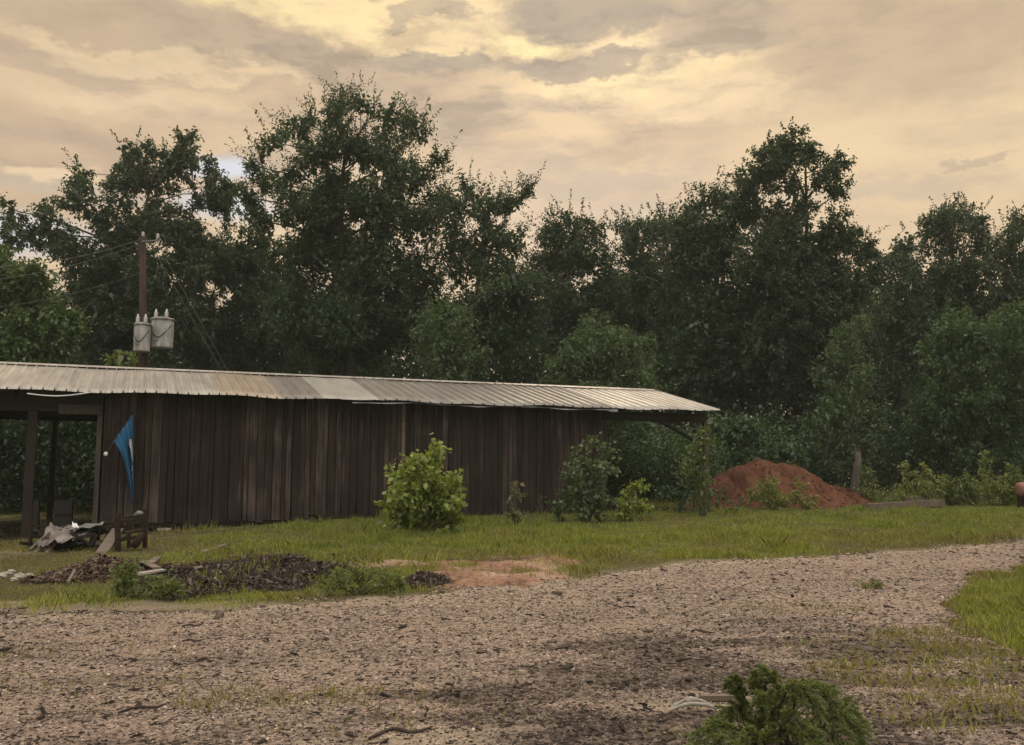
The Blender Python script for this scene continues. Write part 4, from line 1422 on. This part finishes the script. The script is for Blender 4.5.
for (px, py, s, lb) in ((2, 577, .12, 'pale rock cut by the left edge of the picture'), (11, 574, .10, 'pale rock farthest back in the row at left'), (20, 578, .13, 'largest pale rock in the row left of the debris heap'), (30, 576, .09, 'pale rock nearest the debris heap in the row at left'),
                        (14, 580, .07, 'small pale rock in front of the row at left'), (78, 598, .06, 'small lone pale rock below the debris heap')):
    rock(px, py, s, lb)
for (a, b, r, lb) in (((182, 627), (203, 625), .018, 'short dark stick on the far side of the gravel at left'), ((182, 643), (203, 641), .016, 'dark straight stick second from the far gravel edge at left'),
                      ((119, 713), (169, 705), .016, 'longest dark stick on the gravel at left'), ((370, 738), (432, 733), .02, 'long dark stick by the lower edge of the picture'), ((200, 659), (215, 660), .02, 'stubby dark bark piece on the gravel at left'),
                      ((690, 632), (712, 634), .02, 'dark bark piece lying in the middle of the gravel'), ((0, 651), (10, 650), .03, 'dark clod on the gravel at the left edge')):
    A_, B_ = gp(*a), gp(*b)
    o0 = (A_ + B_) / 2
    r = r * .55
    pts = []
    for t in np.linspace(0, 1, 7):
        p = A_ * (1 - t) + B_ * t
        p[2] = float(gz(np.array([p[0]]), np.array([p[1]]))[0]) + r * 1.0 + .006
        pts.append(p - o0 + np.array((0, .05 * math.sin(t * 7 + a[0]) + random.uniform(-.015, .015), 0)))
    o = MB().tube(pts, [r * .6, r, r * .9, r * 1.1, r * .9, r * .8, r * .4], 7).build('stick', M['stick'], None, True)
    o.location = o0
    tag(o, lb, 'stick', 'dark sticks lying on the gravel')
# bleached forked stick near the bough
A_, B_ = gp(668, 713), gp(717, 714)
for t_ in (0,):
    o0 = (A_ + B_) / 2
    mb = MB()
    for (dy, hh, rr_) in ((0.0, .040, .011), (.05, .055, .009)):
        pts = []
        for t in np.linspace(0, 1, 14):
            p = A_ * (1 - t) + B_ * t - o0
            p = p + np.array((0, dy * math.sin(math.pi * t), hh * math.sin(math.pi * t) ** .8 + .012))
            pts.append(p)
        mb.tube(pts, [rr_ * (.7 + .5 * math.sin(math.pi * q)) for q in np.linspace(0, 1, 14)], 8)
    mb.tube([np.array((-.03, .03, .06)), np.array((0, .03, .072)), np.array((.05, .035, .066))], [.011, .019, .009], 8)
    o = mb.build('bleached_branch', M['bleached'], None, True)
    o.location = o0
    tag(o, 'bleached arched forked stick lying left of the evergreen bough', 'branch')
A_, B_ = gp(700, 703), gp(738, 701)
A_[2] += .03; B_[2] += .03
pieces('board', 'tan splinter of board half hidden behind the evergreen bough', 'board', [(A_, B_, .05, .025)], M['plank'])

# ------------------------------------------------------------------ mound of red clay
c0 = gp(788, 508)
MX, MY = c0[0], c0[1] + 1.7
ux = np.linspace(-3.6, 3.6, 110)
uy = np.linspace(-2.4, 2.6, 80)
mx, my = np.meshgrid(ux, uy)
kk = F / MY
prof = np.interp(mx * kk + 790, [698, 709, 721, 738, 756, 775, 797, 815, 834, 853, 872, 892], [0, 7, 18, 29, 36, 40, 40, 35, 26, 18, 11, 0]) / kk
wd = np.clip(1.1 + prof * .55, .6, 2.3)
rad = np.abs(my + 0.15 * fbm(mx, my, 1.0)) / wd
shape = np.clip(1 - rad, 0, 1) ** .75 * np.where(rad < 1, 1, 0)
hz = prof * np.minimum(1, shape * 1.25) * (1 + .20 * fbm(mx + 5, my, .8)) * 1.04
gul = np.exp(-((mx + 1.45 + .25 * my) / .16) ** 2) * (my < .2)
rill = np.abs(fbm(np.arctan2(my - .4, mx) * 5.0, 0 * mx + 3.3, .55, 3))
hz = hz * (1 - .30 * np.exp(-(rill / .10) ** 2) * np.clip(np.hypot(mx / 2, my) - .35, 0, 1))
hz = hz - .42 * gul * hz + .07 * fbm(mx * 1.2, my, .35) * np.minimum(1, hz * 3) + .03 * fbm(mx, my, .1, 2) * np.minimum(1, hz * 3)
hz = np.where(hz < .01, -.1, hz)
mv = np.stack([mx, my, hz + gz(mx + MX, my + MY) - c0[2]], -1).reshape(-1, 3)
ii = np.arange(mx.size).reshape(mx.shape)
mo = np_mesh('clay_mound', mv, np.stack([ii[:-1, :-1], ii[:-1, 1:], ii[1:, 1:], ii[1:, :-1]], -1).reshape(-1, 4), M['mound'], None, True)
mo.location = (MX, MY, c0[2])
nC = 900
cxm, cym = R.uniform(-3.2, 3.2, nC), R.uniform(-2.6, 1.0, nC)
iu, iv = np.clip(((cxm + 3.6) / 7.2 * 109).astype(int), 0, 109), np.clip(((cym + 2.4) / 5.0 * 79).astype(int), 0, 79)
hcl = np.maximum(hz[iv, iu], 0)
keep = (hcl > .05) | (R.random(nC) < .10)
cxm, cym, hcl = cxm[keep], cym[keep], hcl[keep]
Lc = np.minimum(R.lognormal(-2.75, .5, len(cxm)), .2)
clod = chips_mesh(np.stack([cxm, cym, hcl + gz(cxm + MX, cym + MY) - c0[2]], -1), Lc, Lc * .8, Lc * .6, R.uniform(0, 6, len(cxm)), R.normal(0, .4, len(cxm)), M['mound'], 'clods', mo)
clod['kind'] = 'stuff'
tag(mo, 'heap of red clay soil at the edge of the grass right of the barn', 'dirt mound')

# timbers, stump, tank at the right
A_, B_ = gp(866, 511), gp(942, 507)
A_[2] += .13; B_[2] += .14
pieces('timber', 'nearer long grey timber lying in the grass right of the mound', 'timber', [(A_, B_, .22, .2)], M['plank'])
A_, B_ = gp(908, 506.5), gp(994, 503.5)
A_[2] += .20; B_[2] += .24
pieces('timber', 'farther long grey timber with a splintered dark end in the weeds', 'timber', [(A_, B_, .22, .22)], M['plank'])
b0 = at(853, 486, 33)
b0[2] = float(g0(b0[0], b0[1]))
mb = MB()
t0 = at(858, 452, 33) - b0
mb.tube([(0, 0, -.2), t0 * .3, t0 * .6 + np.array((.04, 0, 0)), t0], [.19, .16, .15, .11], 9)
for q_ in range(4):
    a_ = q_ * 1.6
    mb.tube([t0 * .8 + np.array((.07 * math.cos(a_), .07 * math.sin(a_), 0)), t0 + np.array((.09 * math.cos(a_), .08 * math.sin(a_), .06 + .07 * q_ % .17))], [.06, .015], 5)
o = mb.build('stump', M['bark_pale'], None, True)
o.location = b0
tag(o, 'broken grey tree stump standing behind the right side of the mound', 'stump')
b0 = at(822, 472, 34)
mb = MB()
for (e, f_) in (((845, 438), .5), ((838, 452), .3), ((832, 430), .6), ((848, 462), .2)):
    t1 = at(e[0], e[1], 34 - .5 * f_) - b0
    mb.tube([(0, 0, 0), t1 * .5 + np.array((0, 0, .15)), t1], [.028, .018, .008], 5)
o = mb.build('dead_branch', M['bark_pale'], None, True)
o.location = b0
tag(o, 'bare pale dead branch sticking up behind the mound', 'branch')
tk = gp(1030, 508)
tank = empty('tank', tk)
tag(tank, 'faded red steel tank on dark legs cut by the right edge of the picture', 'tank')
zt = at(1015, 482, tk[1])[2] - tk[2]
mb = MB()
mb.tube([(-.36, 0, zt - .24), (-.33, 0, zt - .24), (-.2, 0, zt - .24), (1.5, 0, zt - .24), (1.62, 0, zt - .24), (1.66, 0, zt - .24)], [.12, .22, .24, .24, .2, .1], 24)
mb.build('shell', M['tank'], tank, True)
for x in (-.2, 1.3):
    mb = MB()
    mb.box(x - .06, x + .06, -.25, .25, -.1, zt - .43, .006)
    mb.build('leg', M['rust'], tank)

# ------------------------------------------------------------------ bushes and weeds
def bush(name, label, cat, lobes, base, **kw):
    x, y = on_ground(*base)
    kw.setdefault('parts', ('stem', 'foliage'))
    kw.setdefault('bark', 'stem')
    kw.setdefault('stems', 2)
    kw.setdefault('trunk_r', 0.05)
    kw.setdefault('twigs', 4)
    kw.setdefault('depth', 0.7)
    return plant(name, label, cat, lobes, y, base[0], **kw)


bush('bush', 'largest bright yellow green bush standing in front of the barn wall', 'bush',
     [(432, 460, 12), (435, 450, 7), (413, 468, 12), (404, 477, 8), (403, 493, 14), (424, 489, 20), (447, 487, 11), (458, 485, 7), (442, 505, 20), (407, 515, 17), (428, 519, 20), (392, 505, 7), (454, 510, 8), (398, 524, 12), (450, 523, 12), (430, 481, 12), (424, 527, 20)],
     (426, 533), dens=125, S=3, m=8, shoot=0.32, lL=0.13, lW=0.85, mat='leaf_bright', upb=.9, fill=.55, jit=.16)
bush('sapling', 'thin pinkish leaved sapling alone between the bright bush and the barn corner', 'sapling',
     [(515, 484, 5), (511, 494, 7), (519, 497, 6), (515, 507, 8), (510, 514, 6), (520, 515, 6)], (515, 526), dens=110, S=3, m=4, shoot=.15, lL=.11, lW=.7, mat='leaf_pink', fill=.6, trunk_r=.03)
bush('bush', 'tall dark green bush with big round leaves at the barn corner', 'bush',
     [(576, 458, 11), (601, 450, 11), (590, 470, 14), (607, 466, 8), (570, 480, 12), (598, 488, 14), (578, 503, 15), (560, 502, 10), (604, 500, 9), (592, 510, 13), (556, 512, 8)],
     (585, 522), dens=105, S=3, m=6, shoot=.34, lL=.12, lW=.9, mat='leaf_grey', fill=.6, upb=.5)
bush('bush', 'small bright green bush below the open right end of the barn', 'bush',
     [(634, 492, 9), (642, 488, 5), (626, 498, 9), (638, 504, 10), (628, 510, 11), (645, 510, 6), (620, 508, 6)], (632, 521), dens=150, S=3, m=6, shoot=.2, lL=.10, lW=.8, mat='leaf_bright', upb=.6, fill=.5)
bush('vine', 'pale leafy vine climbing the free standing corner post of the barn', 'vine',
     [(699, 438, 6), (696, 450, 7), (701, 455, 7), (703, 465, 8), (690, 462, 8), (680, 468, 7), (700, 478, 9), (688, 480, 9), (705, 490, 8), (696, 500, 8), (706, 445, 5), (709, 476, 6), (702, 430, 4)], (700, 516), dens=120, S=3, m=6, shoot=.2, lL=.11, lW=.75, mat='leaf_weed', depth=.25)
bush('weed_clump', 'leafy weeds round the foot of the corner post', 'weeds',
     [(672, 490, 10), (690, 492, 12), (708, 494, 10), (660, 494, 8), (720, 496, 7), (700, 486, 8), (735, 503, 6), (712, 504, 8), (680, 503, 9)], (692, 513), dens=80, S=3, m=6, shoot=.25, lL=.12, lW=.6, mat='leaf_mid')
bush('weed_clump', 'bright leafy weed in front of the middle of the mound', 'weeds',
     [(768, 482, 7), (764, 492, 10), (775, 492, 8), (758, 500, 10), (772, 502, 12), (783, 503, 6)], (768, 510), dens=120, S=3, m=7, shoot=.3, lL=.12, lW=.5, mat='leaf_pale', upb=.8)
bush('weed_clump', 'smaller leafy weed right of the bright one before the mound', 'weeds',
     [(803, 484, 4), (803, 492, 6), (798, 500, 8), (808, 501, 8)], (803, 510), dens=120, S=3, m=7, shoot=.26, lL=.12, lW=.5, mat='leaf_pale', upb=.8)
bush('tall_weed', 'tallest narrow weed stalk rising behind the farther timber', 'weeds',
     [(983, 452, 3), (984, 460, 5), (982, 469, 6), (985, 478, 6), (983, 487, 6), (984, 495, 6)], (984, 506), dens=130, S=3, m=5, shoot=.16, lL=.11, lW=.5, mat='leaf_pale', depth=.3)
for (bx, ty, lb, mt) in ((868, 466, 'narrow weed stalk just right of the broken stump', 'leaf_weed'), (906, 463, 'pale weed stalk first in the row behind the timbers', 'leaf_pale'), (917, 471, 'bushy pale weed between the first two tall stalks behind the timbers', 'leaf_pale'),
                         (927, 464, 'bright weed stalk second of the tall ones behind the timbers', 'leaf_pale'), (940, 474, 'bushy yellowish weed right of the second tall stalk', 'leaf_pale'),
                         (953, 479, 'short broad weed left of the tallest stalk', 'leaf_weed'), (968, 474, 'dark leafy weed next to the tallest stalk', 'leaf_weed'), (1001, 476, 'grassy weed left of the red tank', 'leaf_pale'), (1012, 466, 'leafy weed standing behind the red tank', 'leaf_weed')):
    w_ = 1.0 if 'stalk' in lb and 'next' not in lb and 'left of' not in lb else 1.5
    bush('tall_weed', lb, 'weeds', [(bx + R.uniform(-2, 2), yy, (3 + 5 * q) * w_) for q, yy in zip(np.linspace(0, 1, 6), np.linspace(ty + 3, 500, 6))], (bx, 506),
         dens=120, S=3, m=6, shoot=.22, lL=.12, lW=.45, mat=mt, upb=.7, depth=.4, group='tall weeds behind the timbers')
wood_mass('weed_bed', 'low tangle of weeds along the foot of the wood right of the mound', 12.2, 20, 30.2, 33, lambda x: 0 * x + .35, 230, 22, .13, .10, 'leaf_weed')
bush('weed_clump', 'feathery dark weed between the debris heap and the boards', 'weeds',
     [(126, 566, 6), (122, 575, 9), (131, 578, 8), (118, 586, 11), (130, 589, 12), (140, 592, 9)], (127, 597), dens=170, S=4, m=9, shoot=.22, lL=.07, lW=.35, mat='leaf_weed', upb=.8, trunk_r=.03)
bush('weed_clump', 'broad feathery weed patch right of the dark mulch heap', 'weeds',
     [(340, 578, 9), (356, 574, 9), (372, 576, 9), (388, 578, 9), (348, 586, 11), (366, 585, 12), (384, 587, 11), (400, 587, 7), (334, 588, 8)], (366, 596), dens=150, S=4, m=9, shoot=.22, lL=.075, lW=.35, mat='leaf_weed', upb=.8, trunk_r=.05)
bush('weed_clump', 'low feathery weeds against the left end of the dark mulch heap', 'weeds',
     [(160, 586, 7), (172, 584, 7), (150, 590, 7), (184, 590, 7), (165, 592, 8)], (166, 598), dens=150, S=4, m=8, shoot=.18, lL=.07, lW=.35, mat='leaf_weed', upb=.8, trunk_r=.04)
bush('weed_clump', 'small tuft growing alone out of the gravel at right', 'weeds',
     [(866, 586, 4), (873, 584, 4), (878, 586, 4)], (872, 590), dens=300, S=3, m=6, shoot=.1, lL=.06, lW=.25, mat='leaf_weed', upb=1.0, trunk_r=.01)

# ------------------------------------------------------------------ cut evergreen bough in the foreground
bx, by = on_ground(778, 752)
bz = float(gz(np.array([bx]), np.array([by]))[0])
bough = empty('evergreen_bough', (bx, by, bz))
tag(bough, 'cut green evergreen bough heaped on the gravel in the foreground', 'evergreen bough')
NV, mb = [], MB()
ppm = F / by


def frond(path, wid, n_s, len_s):
    """one drooping frond: a stem with feathery sprigs of short needles on both sides"""
    path = np.array(path, float)
    ts = np.linspace(0, 1, 24)
    seg = ts * (len(path) - 1)
    i = np.minimum(seg.astype(int), len(path) - 2)
    f = (seg - i)[:, None]
    c0_, c1_, = path[i], path[i + 1]
    pts = c0_ * (1 - f) + c1_ * f
    for _ in range(3):
        pts[1:-1] = (pts[:-2] + 2 * pts[1:-1] + pts[2:]) / 4
    n_s = int(n_s * .75)
    mb.tube(pts, [.011 * (1 - .8 * t) for t in ts], 6)
    for k in range(n_s):
        t = R.uniform(.08, 1.0) ** .85
        a = t * 23
        i0 = min(int(a), 22)
        p = pts[i0] + (pts[i0 + 1] - pts[i0]) * (a - i0)
        d = unit(pts[i0 + 1] - pts[i0])
        sd = unit(np.cross(d, unit(R.normal(0, 1, 3) + np.array((0, 0, .7)))))
        dirv = unit(d * R.uniform(.5, 1.1) + sd * R.uniform(.4, 1.0) * (1 if R.random() < .5 else -1) + np.array((0, 0, .10)))
        L = len_s * R.uniform(.6, 1.2) * (1 - .45 * t)
        q = np.linspace(.1, 1, 15)[:, None]
        sp = p + dirv * L * q - np.array((0, 0, 1)) * (q ** 2) * L * .38
        sp = np.repeat(sp, 6, 0)
        nd = dirv + R.normal(0, .42, sp.shape)
        nl_ = R.uniform(.018, .034, len(sp))
        NV.append(leaf_quads(sp, nd, nl_, nl_ * .15, .1))


def bp(px, py, dy):
    p = at(px, py, by + dy)
    return p - np.array((bx, by, bz))


FR = [([bp(785, 750, .15), bp(765, 715, .1), bp(752, 685, .1), bp(757, 672, .02)], .1, 70, .075),
      ([bp(785, 750, .2), bp(757, 720, .15), bp(740, 690, .15), bp(735, 678, .1)], .1, 60, .07),
      ([bp(728, 700, .12), bp(746, 712, .12), bp(736, 692, .1), bp(729, 684, .06)], .1, 50, .06),
      ([bp(780, 745, .18), bp(770, 706, .14), bp(764, 684, .1), bp(763, 670, .06)], .1, 60, .065),
      ([bp(790, 750, .2), bp(782, 710, .15), bp(775, 682, .1), bp(772, 674, .05)], .1, 60, .07),
      ([bp(795, 755, .1), bp(792, 712, .05), bp(800, 684, -.05), bp(822, 690, -.12), bp(834, 706, -.2)], .1, 90, .13),
      ([bp(790, 755, .0), bp(778, 715, -.05), bp(785, 690, -.12), bp(800, 688, -.2), bp(818, 712, -.25)], .1, 80, .13),
      ([bp(800, 758, .1), bp(820, 725, .0), bp(838, 715, -.08), bp(858, 728, -.15), bp(868, 748, -.2)], .1, 80, .13),
      ([bp(795, 760, -.05), bp(805, 728, -.12), bp(822, 722, -.2), bp(842, 738, -.26), bp(850, 760, -.3)], .1, 80, .13),
      ([bp(785, 760, -.1), bp(778, 730, -.18), bp(790, 716, -.25), bp(806, 726, -.3), bp(815, 750, -.34)], .1, 80, .12),
      ([bp(780, 758, .05), bp(745, 732, .0), bp(720, 724, -.06), bp(698, 738, -.1), bp(690, 752, -.15)], .1, 80, .13),
      ([bp(780, 762, -.05), bp(750, 740, -.12), bp(728, 735, -.18), bp(710, 748, -.22), bp(700, 765, -.25)], .1, 80, .12),
      ([bp(775, 765, -.1), bp(762, 738, -.2), bp(748, 732, -.28), bp(735, 748, -.34)], .1, 60, .12),
      ([bp(795, 755, .25), bp(815, 715, .25), bp(842, 705, .2), bp(856, 718, .15)], .1, 60, .12),
      ([bp(775, 755, .25), bp(752, 722, .22), bp(742, 705, .22), bp(728, 712, .2)], .1, 60, .12),
      ([bp(790, 765, -.15), bp(795, 742, -.28), bp(812, 738, -.36), bp(828, 755, -.42)], .1, 60, .12),
      ([bp(785, 755, .1), bp(772, 718, .02), bp(768, 695, -.02), bp(762, 700, -.1)], .1, 60, .12)]
for fr in FR:
    frond(*fr)
NV = np.concatenate(NV)
np_mesh('needles', NV, np.arange(len(NV)).reshape(-1, 4), M['needle'], bough)
mb.build('branch', M['bark'], bough, True)

# ------------------------------------------------------------------ sky, sun, camera
world = bpy.data.worlds.new('World')
scene.world = world
world.use_nodes = True
world.node_tree.nodes.clear()
t = NT(world.node_tree)
SUN_EL, SUN_AZ = math.radians(30), math.radians(4)      # azimuth measured from +Y towards +X
tc = t.n('ShaderNodeTexCoord')
d = tc.outputs['Generated']
sky = t.n('ShaderNodeTexSky', sky_type='NISHITA', sun_disc=False, sun_elevation=SUN_EL, sun_rotation=SUN_AZ)
skyc = t.vmul(sky.outputs[0], (0.10, 0.10, 0.10))
sep = t.n('ShaderNodeSeparateXYZ', ins={0: d})
wn = t.n('ShaderNodeTexNoise', ins={'Vector': t.vmul(d, (1, 1, 2.0)), 'Scale': 7.0, 'Detail': 5.0, 'Roughness': 0.66})
warp = t.n('ShaderNodeVectorMath', operation='SUBTRACT', ins={0: wn.outputs['Color'], 1: (0.5, 0.5, 0.5)}).outputs[0]
dw = t.n('ShaderNodeVectorMath', operation='ADD', ins={0: d, 1: t.vmul(warp, (0.20, 0.12, 0.11))}).outputs[0]
dw2 = t.n('ShaderNodeVectorMath', operation='ADD', ins={0: d, 1: t.vmul(warp, (0.07, 0.05, 0.035))}).outputs[0]
n_big = t.noise(t.vmul(dw2, (1, 1, 3.2)), 3.2, 3, 0.55)
n_str = t.noise(t.vmul(dw2, (1, 1, 5.0)), 6.5, 4, 0.6)
base = t.ramp(n_big, [(0.32, (0.50, 0.36, 0.24)), (0.5, (0.66, 0.475, 0.290)), (0.66, (0.80, 0.59, 0.35))])
base = t.mix(t.ramp(n_str, [(0.47, (0, 0, 0)), (0.60, (0.6, 0.6, 0.6))]), base, (0.46, 0.35, 0.252))
n_hi = t.noise(t.vmul(dw2, (1.3, 1, 4.2)), 10.0, 4, 0.6)


def spot(px, py, wx, wy, vec=None, a=1.0, hi=0.25):
    """cloud patch in a direction of the sky; half sizes in the same angular units as the measurements"""
    r = ray(px, py)
    r = r / np.linalg.norm(r)
    sc = np.array((F / wx, F / (wx * 2.5), F / wy))
    df = t.n('ShaderNodeVectorMath', operation='MULTIPLY_ADD', ins={0: vec or dw, 1: tuple(sc), 2: tuple(-sc * r)}).outputs[0]
    ln = t.n('ShaderNodeVectorMath', operation='LENGTH', ins={0: df}).outputs['Value']
    return t.n('ShaderNodeMapRange', interpolation_type='SMOOTHSTEP', ins={0: ln, 1: hi, 2: 1.0, 3: a, 4: 0.0}).outputs[0]


def paint(c, px, py, wx, wy, col, a, vec=None, hi=0.38):
    return t.mix(spot(px, py, wx, wy, vec, a, hi), c, col)


c = base
c = paint(c, 150, 30, 330, 60, (0.53, 0.395, 0.255), .7)
c = paint(c, 960, 130, 300, 150, (0.79, 0.58, 0.345), .6)
c = paint(c, 870, 45, 170, 60, (0.54, 0.395, 0.25), .75)
c = paint(c, 500, 240, 380, 90, (0.73, 0.55, 0.38), .65)
c = paint(c, 150, 65, 210, 13, (0.80, 0.59, 0.35), .7)
c = paint(c, 70, 100, 130, 10, (0.78, 0.57, 0.36), .6)
c = paint(c, 320, 6, 150, 32, (0.97, 0.75, 0.38), .9)
c = paint(c, 430, 26, 150, 34, (0.90, 0.665, 0.36), .8)
c = paint(c, 528, 40, 70, 16, (0.98, 0.79, 0.37), .85, None, .1)
c = paint(c, 640, 66, 130, 36, (0.95, 0.71, 0.39), .9)
c = paint(c, 720, 100, 90, 22, (0.88, 0.65, 0.38), .7)
c = paint(c, 600, 8, 105, 30, (0.385, 0.30, 0.215), 1.0, None, .6)
c = paint(c, 572, 66, 85, 14, (0.41, 0.315, 0.225), .95, None, .55)
c = paint(c, 440, 60, 85, 11, (0.41, 0.32, 0.225), .95, None, .5)
c = paint(c, 430, 18, 50, 9, (0.46, 0.355, 0.24), .8, None, .5)
c = paint(c, 705, 40, 75, 26, (0.45, 0.345, 0.24), .85, None, .55)
c = paint(c, 620, 176, 110, 13, (0.56, 0.43, 0.31), .75, None, .5)
c = paint(c, 880, 190, 110, 18, (0.57, 0.44, 0.31), .6)
c = paint(c, 970, 160, 24, 6, (0.55, 0.42, 0.28), .8)
c = paint(c, 40, 192, 130, 14, (0.56, 0.44, 0.32), .7)
c = paint(c, 55, 176, 55, 14, (0.90, 0.67, 0.41), .8)
grain = t.ramp(n_hi, [(0.38, (0.76, 0.76, 0.78)), (0.5, (1, 1, 1)), (0.60, (1.12, 1.11, 1.04))])
c = t.mix(t.math('ADD', spot(500, 60, 420, 110, dw2, 0.75), 0.25), c, grain, 'MULTIPLY')
c = t.mix(1.0, c, (1.06, 1.06, 1.06), 'MULTIPLY')
gap = t.math('MAXIMUM', spot(230, 170, 50, 15, dw2, 0.95), spot(15, 236, 80, 24, dw2, 0.8))
gap = t.math('MAXIMUM', gap, spot(228, 208, 60, 18, dw2, 0.75))
c = t.mix(gap, c, (0.74, 0.74, 0.80))
# the sky overhead and behind the viewer, outside the picture, is a greyer overcast boosted to light the ground
up = t.n('ShaderNodeMapRange', interpolation_type='SMOOTHSTEP', ins={0: sep.outputs[2], 1: 0.5, 2: 0.9, 3: 0.0, 4: 1.0}).outputs[0]
back = t.n('ShaderNodeMapRange', interpolation_type='SMOOTHSTEP', ins={0: sep.outputs[1], 1: 0.25, 2: -0.6, 3: 0.0, 4: 1.0}).outputs[0]
grey = t.mix(1.0, t.ramp(n_big, [(0.3, (0.80, 0.70, 0.57)), (0.7, (1.0, 0.86, 0.68))]), (1.95, 2.1, 2.35), 'MULTIPLY')
c = t.mix(up, c, grey)
low = t.n('ShaderNodeMapRange', interpolation_type='SMOOTHSTEP', ins={0: sep.outputs[2], 1: 0.15, 2: 0.65, 3: 0.0, 4: 1.0}).outputs[0]  # low sky behind the viewer is dimmed to deepen shade on the wall
c = t.mix(t.math('MULTIPLY', back, 0.8), c, t.mix(low, (0.56, 0.52, 0.46), (1.85, 1.75, 1.60)))
c = t.mix(0.94, skyc, c)
bg = t.n('ShaderNodeBackground', ins={'Color': c, 'Strength': 1.0})
wo = t.n('ShaderNodeOutputWorld')
world.node_tree.links.new(bg.outputs[0], wo.inputs[0])

sd = bpy.data.lights.new('sun', 'SUN')
sd.energy = 1.1
sd.angle = math.radians(14)
sd.color = (1.0, 0.80, 0.55)
so = bpy.data.objects.new('sun', sd)
so.rotation_euler = (math.radians(90) - SUN_EL, 0, math.pi - SUN_AZ)
so.location = (0, 30, 30)
COL.objects.link(so)

# ------------------------------------------------------------------ thin evening air
hm, ht, ho = new_mat('thin_haze')
pv = ht.n('ShaderNodeVolumePrincipled', ins={'Color': (0.72, 0.82, 0.74), 'Density': 0.0007, 'Anisotropy': 0.1})
ht.nt.links.new(pv.outputs[0], ho.inputs['Volume'])
hz_ = MB().box(-640, 640, -90, 840, -3, 26).build('haze', hm)
tag(hz_, kind='stuff')

cam = bpy.data.cameras.new('camera')
cam.sensor_width = 36.0
cam.lens = F / 1024 * 36.0
cam.clip_start = 0.05
cam.clip_end = 3000
co = bpy.data.objects.new('camera', cam)
co.location = (0, 0, CAMZ)
co.rotation_euler = (math.radians(90) + PITCH, 0, 0)
COL.objects.link(co)
scene.camera = co

scene.view_settings.view_transform = 'Standard'
scene.view_settings.look = 'None'
scene.view_settings.exposure = 0.06
scene.view_settings.gamma = 1.0
scene.cycles.use_denoising = True
scene.cycles.max_bounces = 5
scene.cycles.diffuse_bounces = 2
scene.cycles.glossy_bounces = 2
scene.cycles.transmission_bounces = 4
print('objects', len(scene.objects), 'polys', sum(len(o.data.polygons) for o in scene.objects if o.type == 'MESH'))
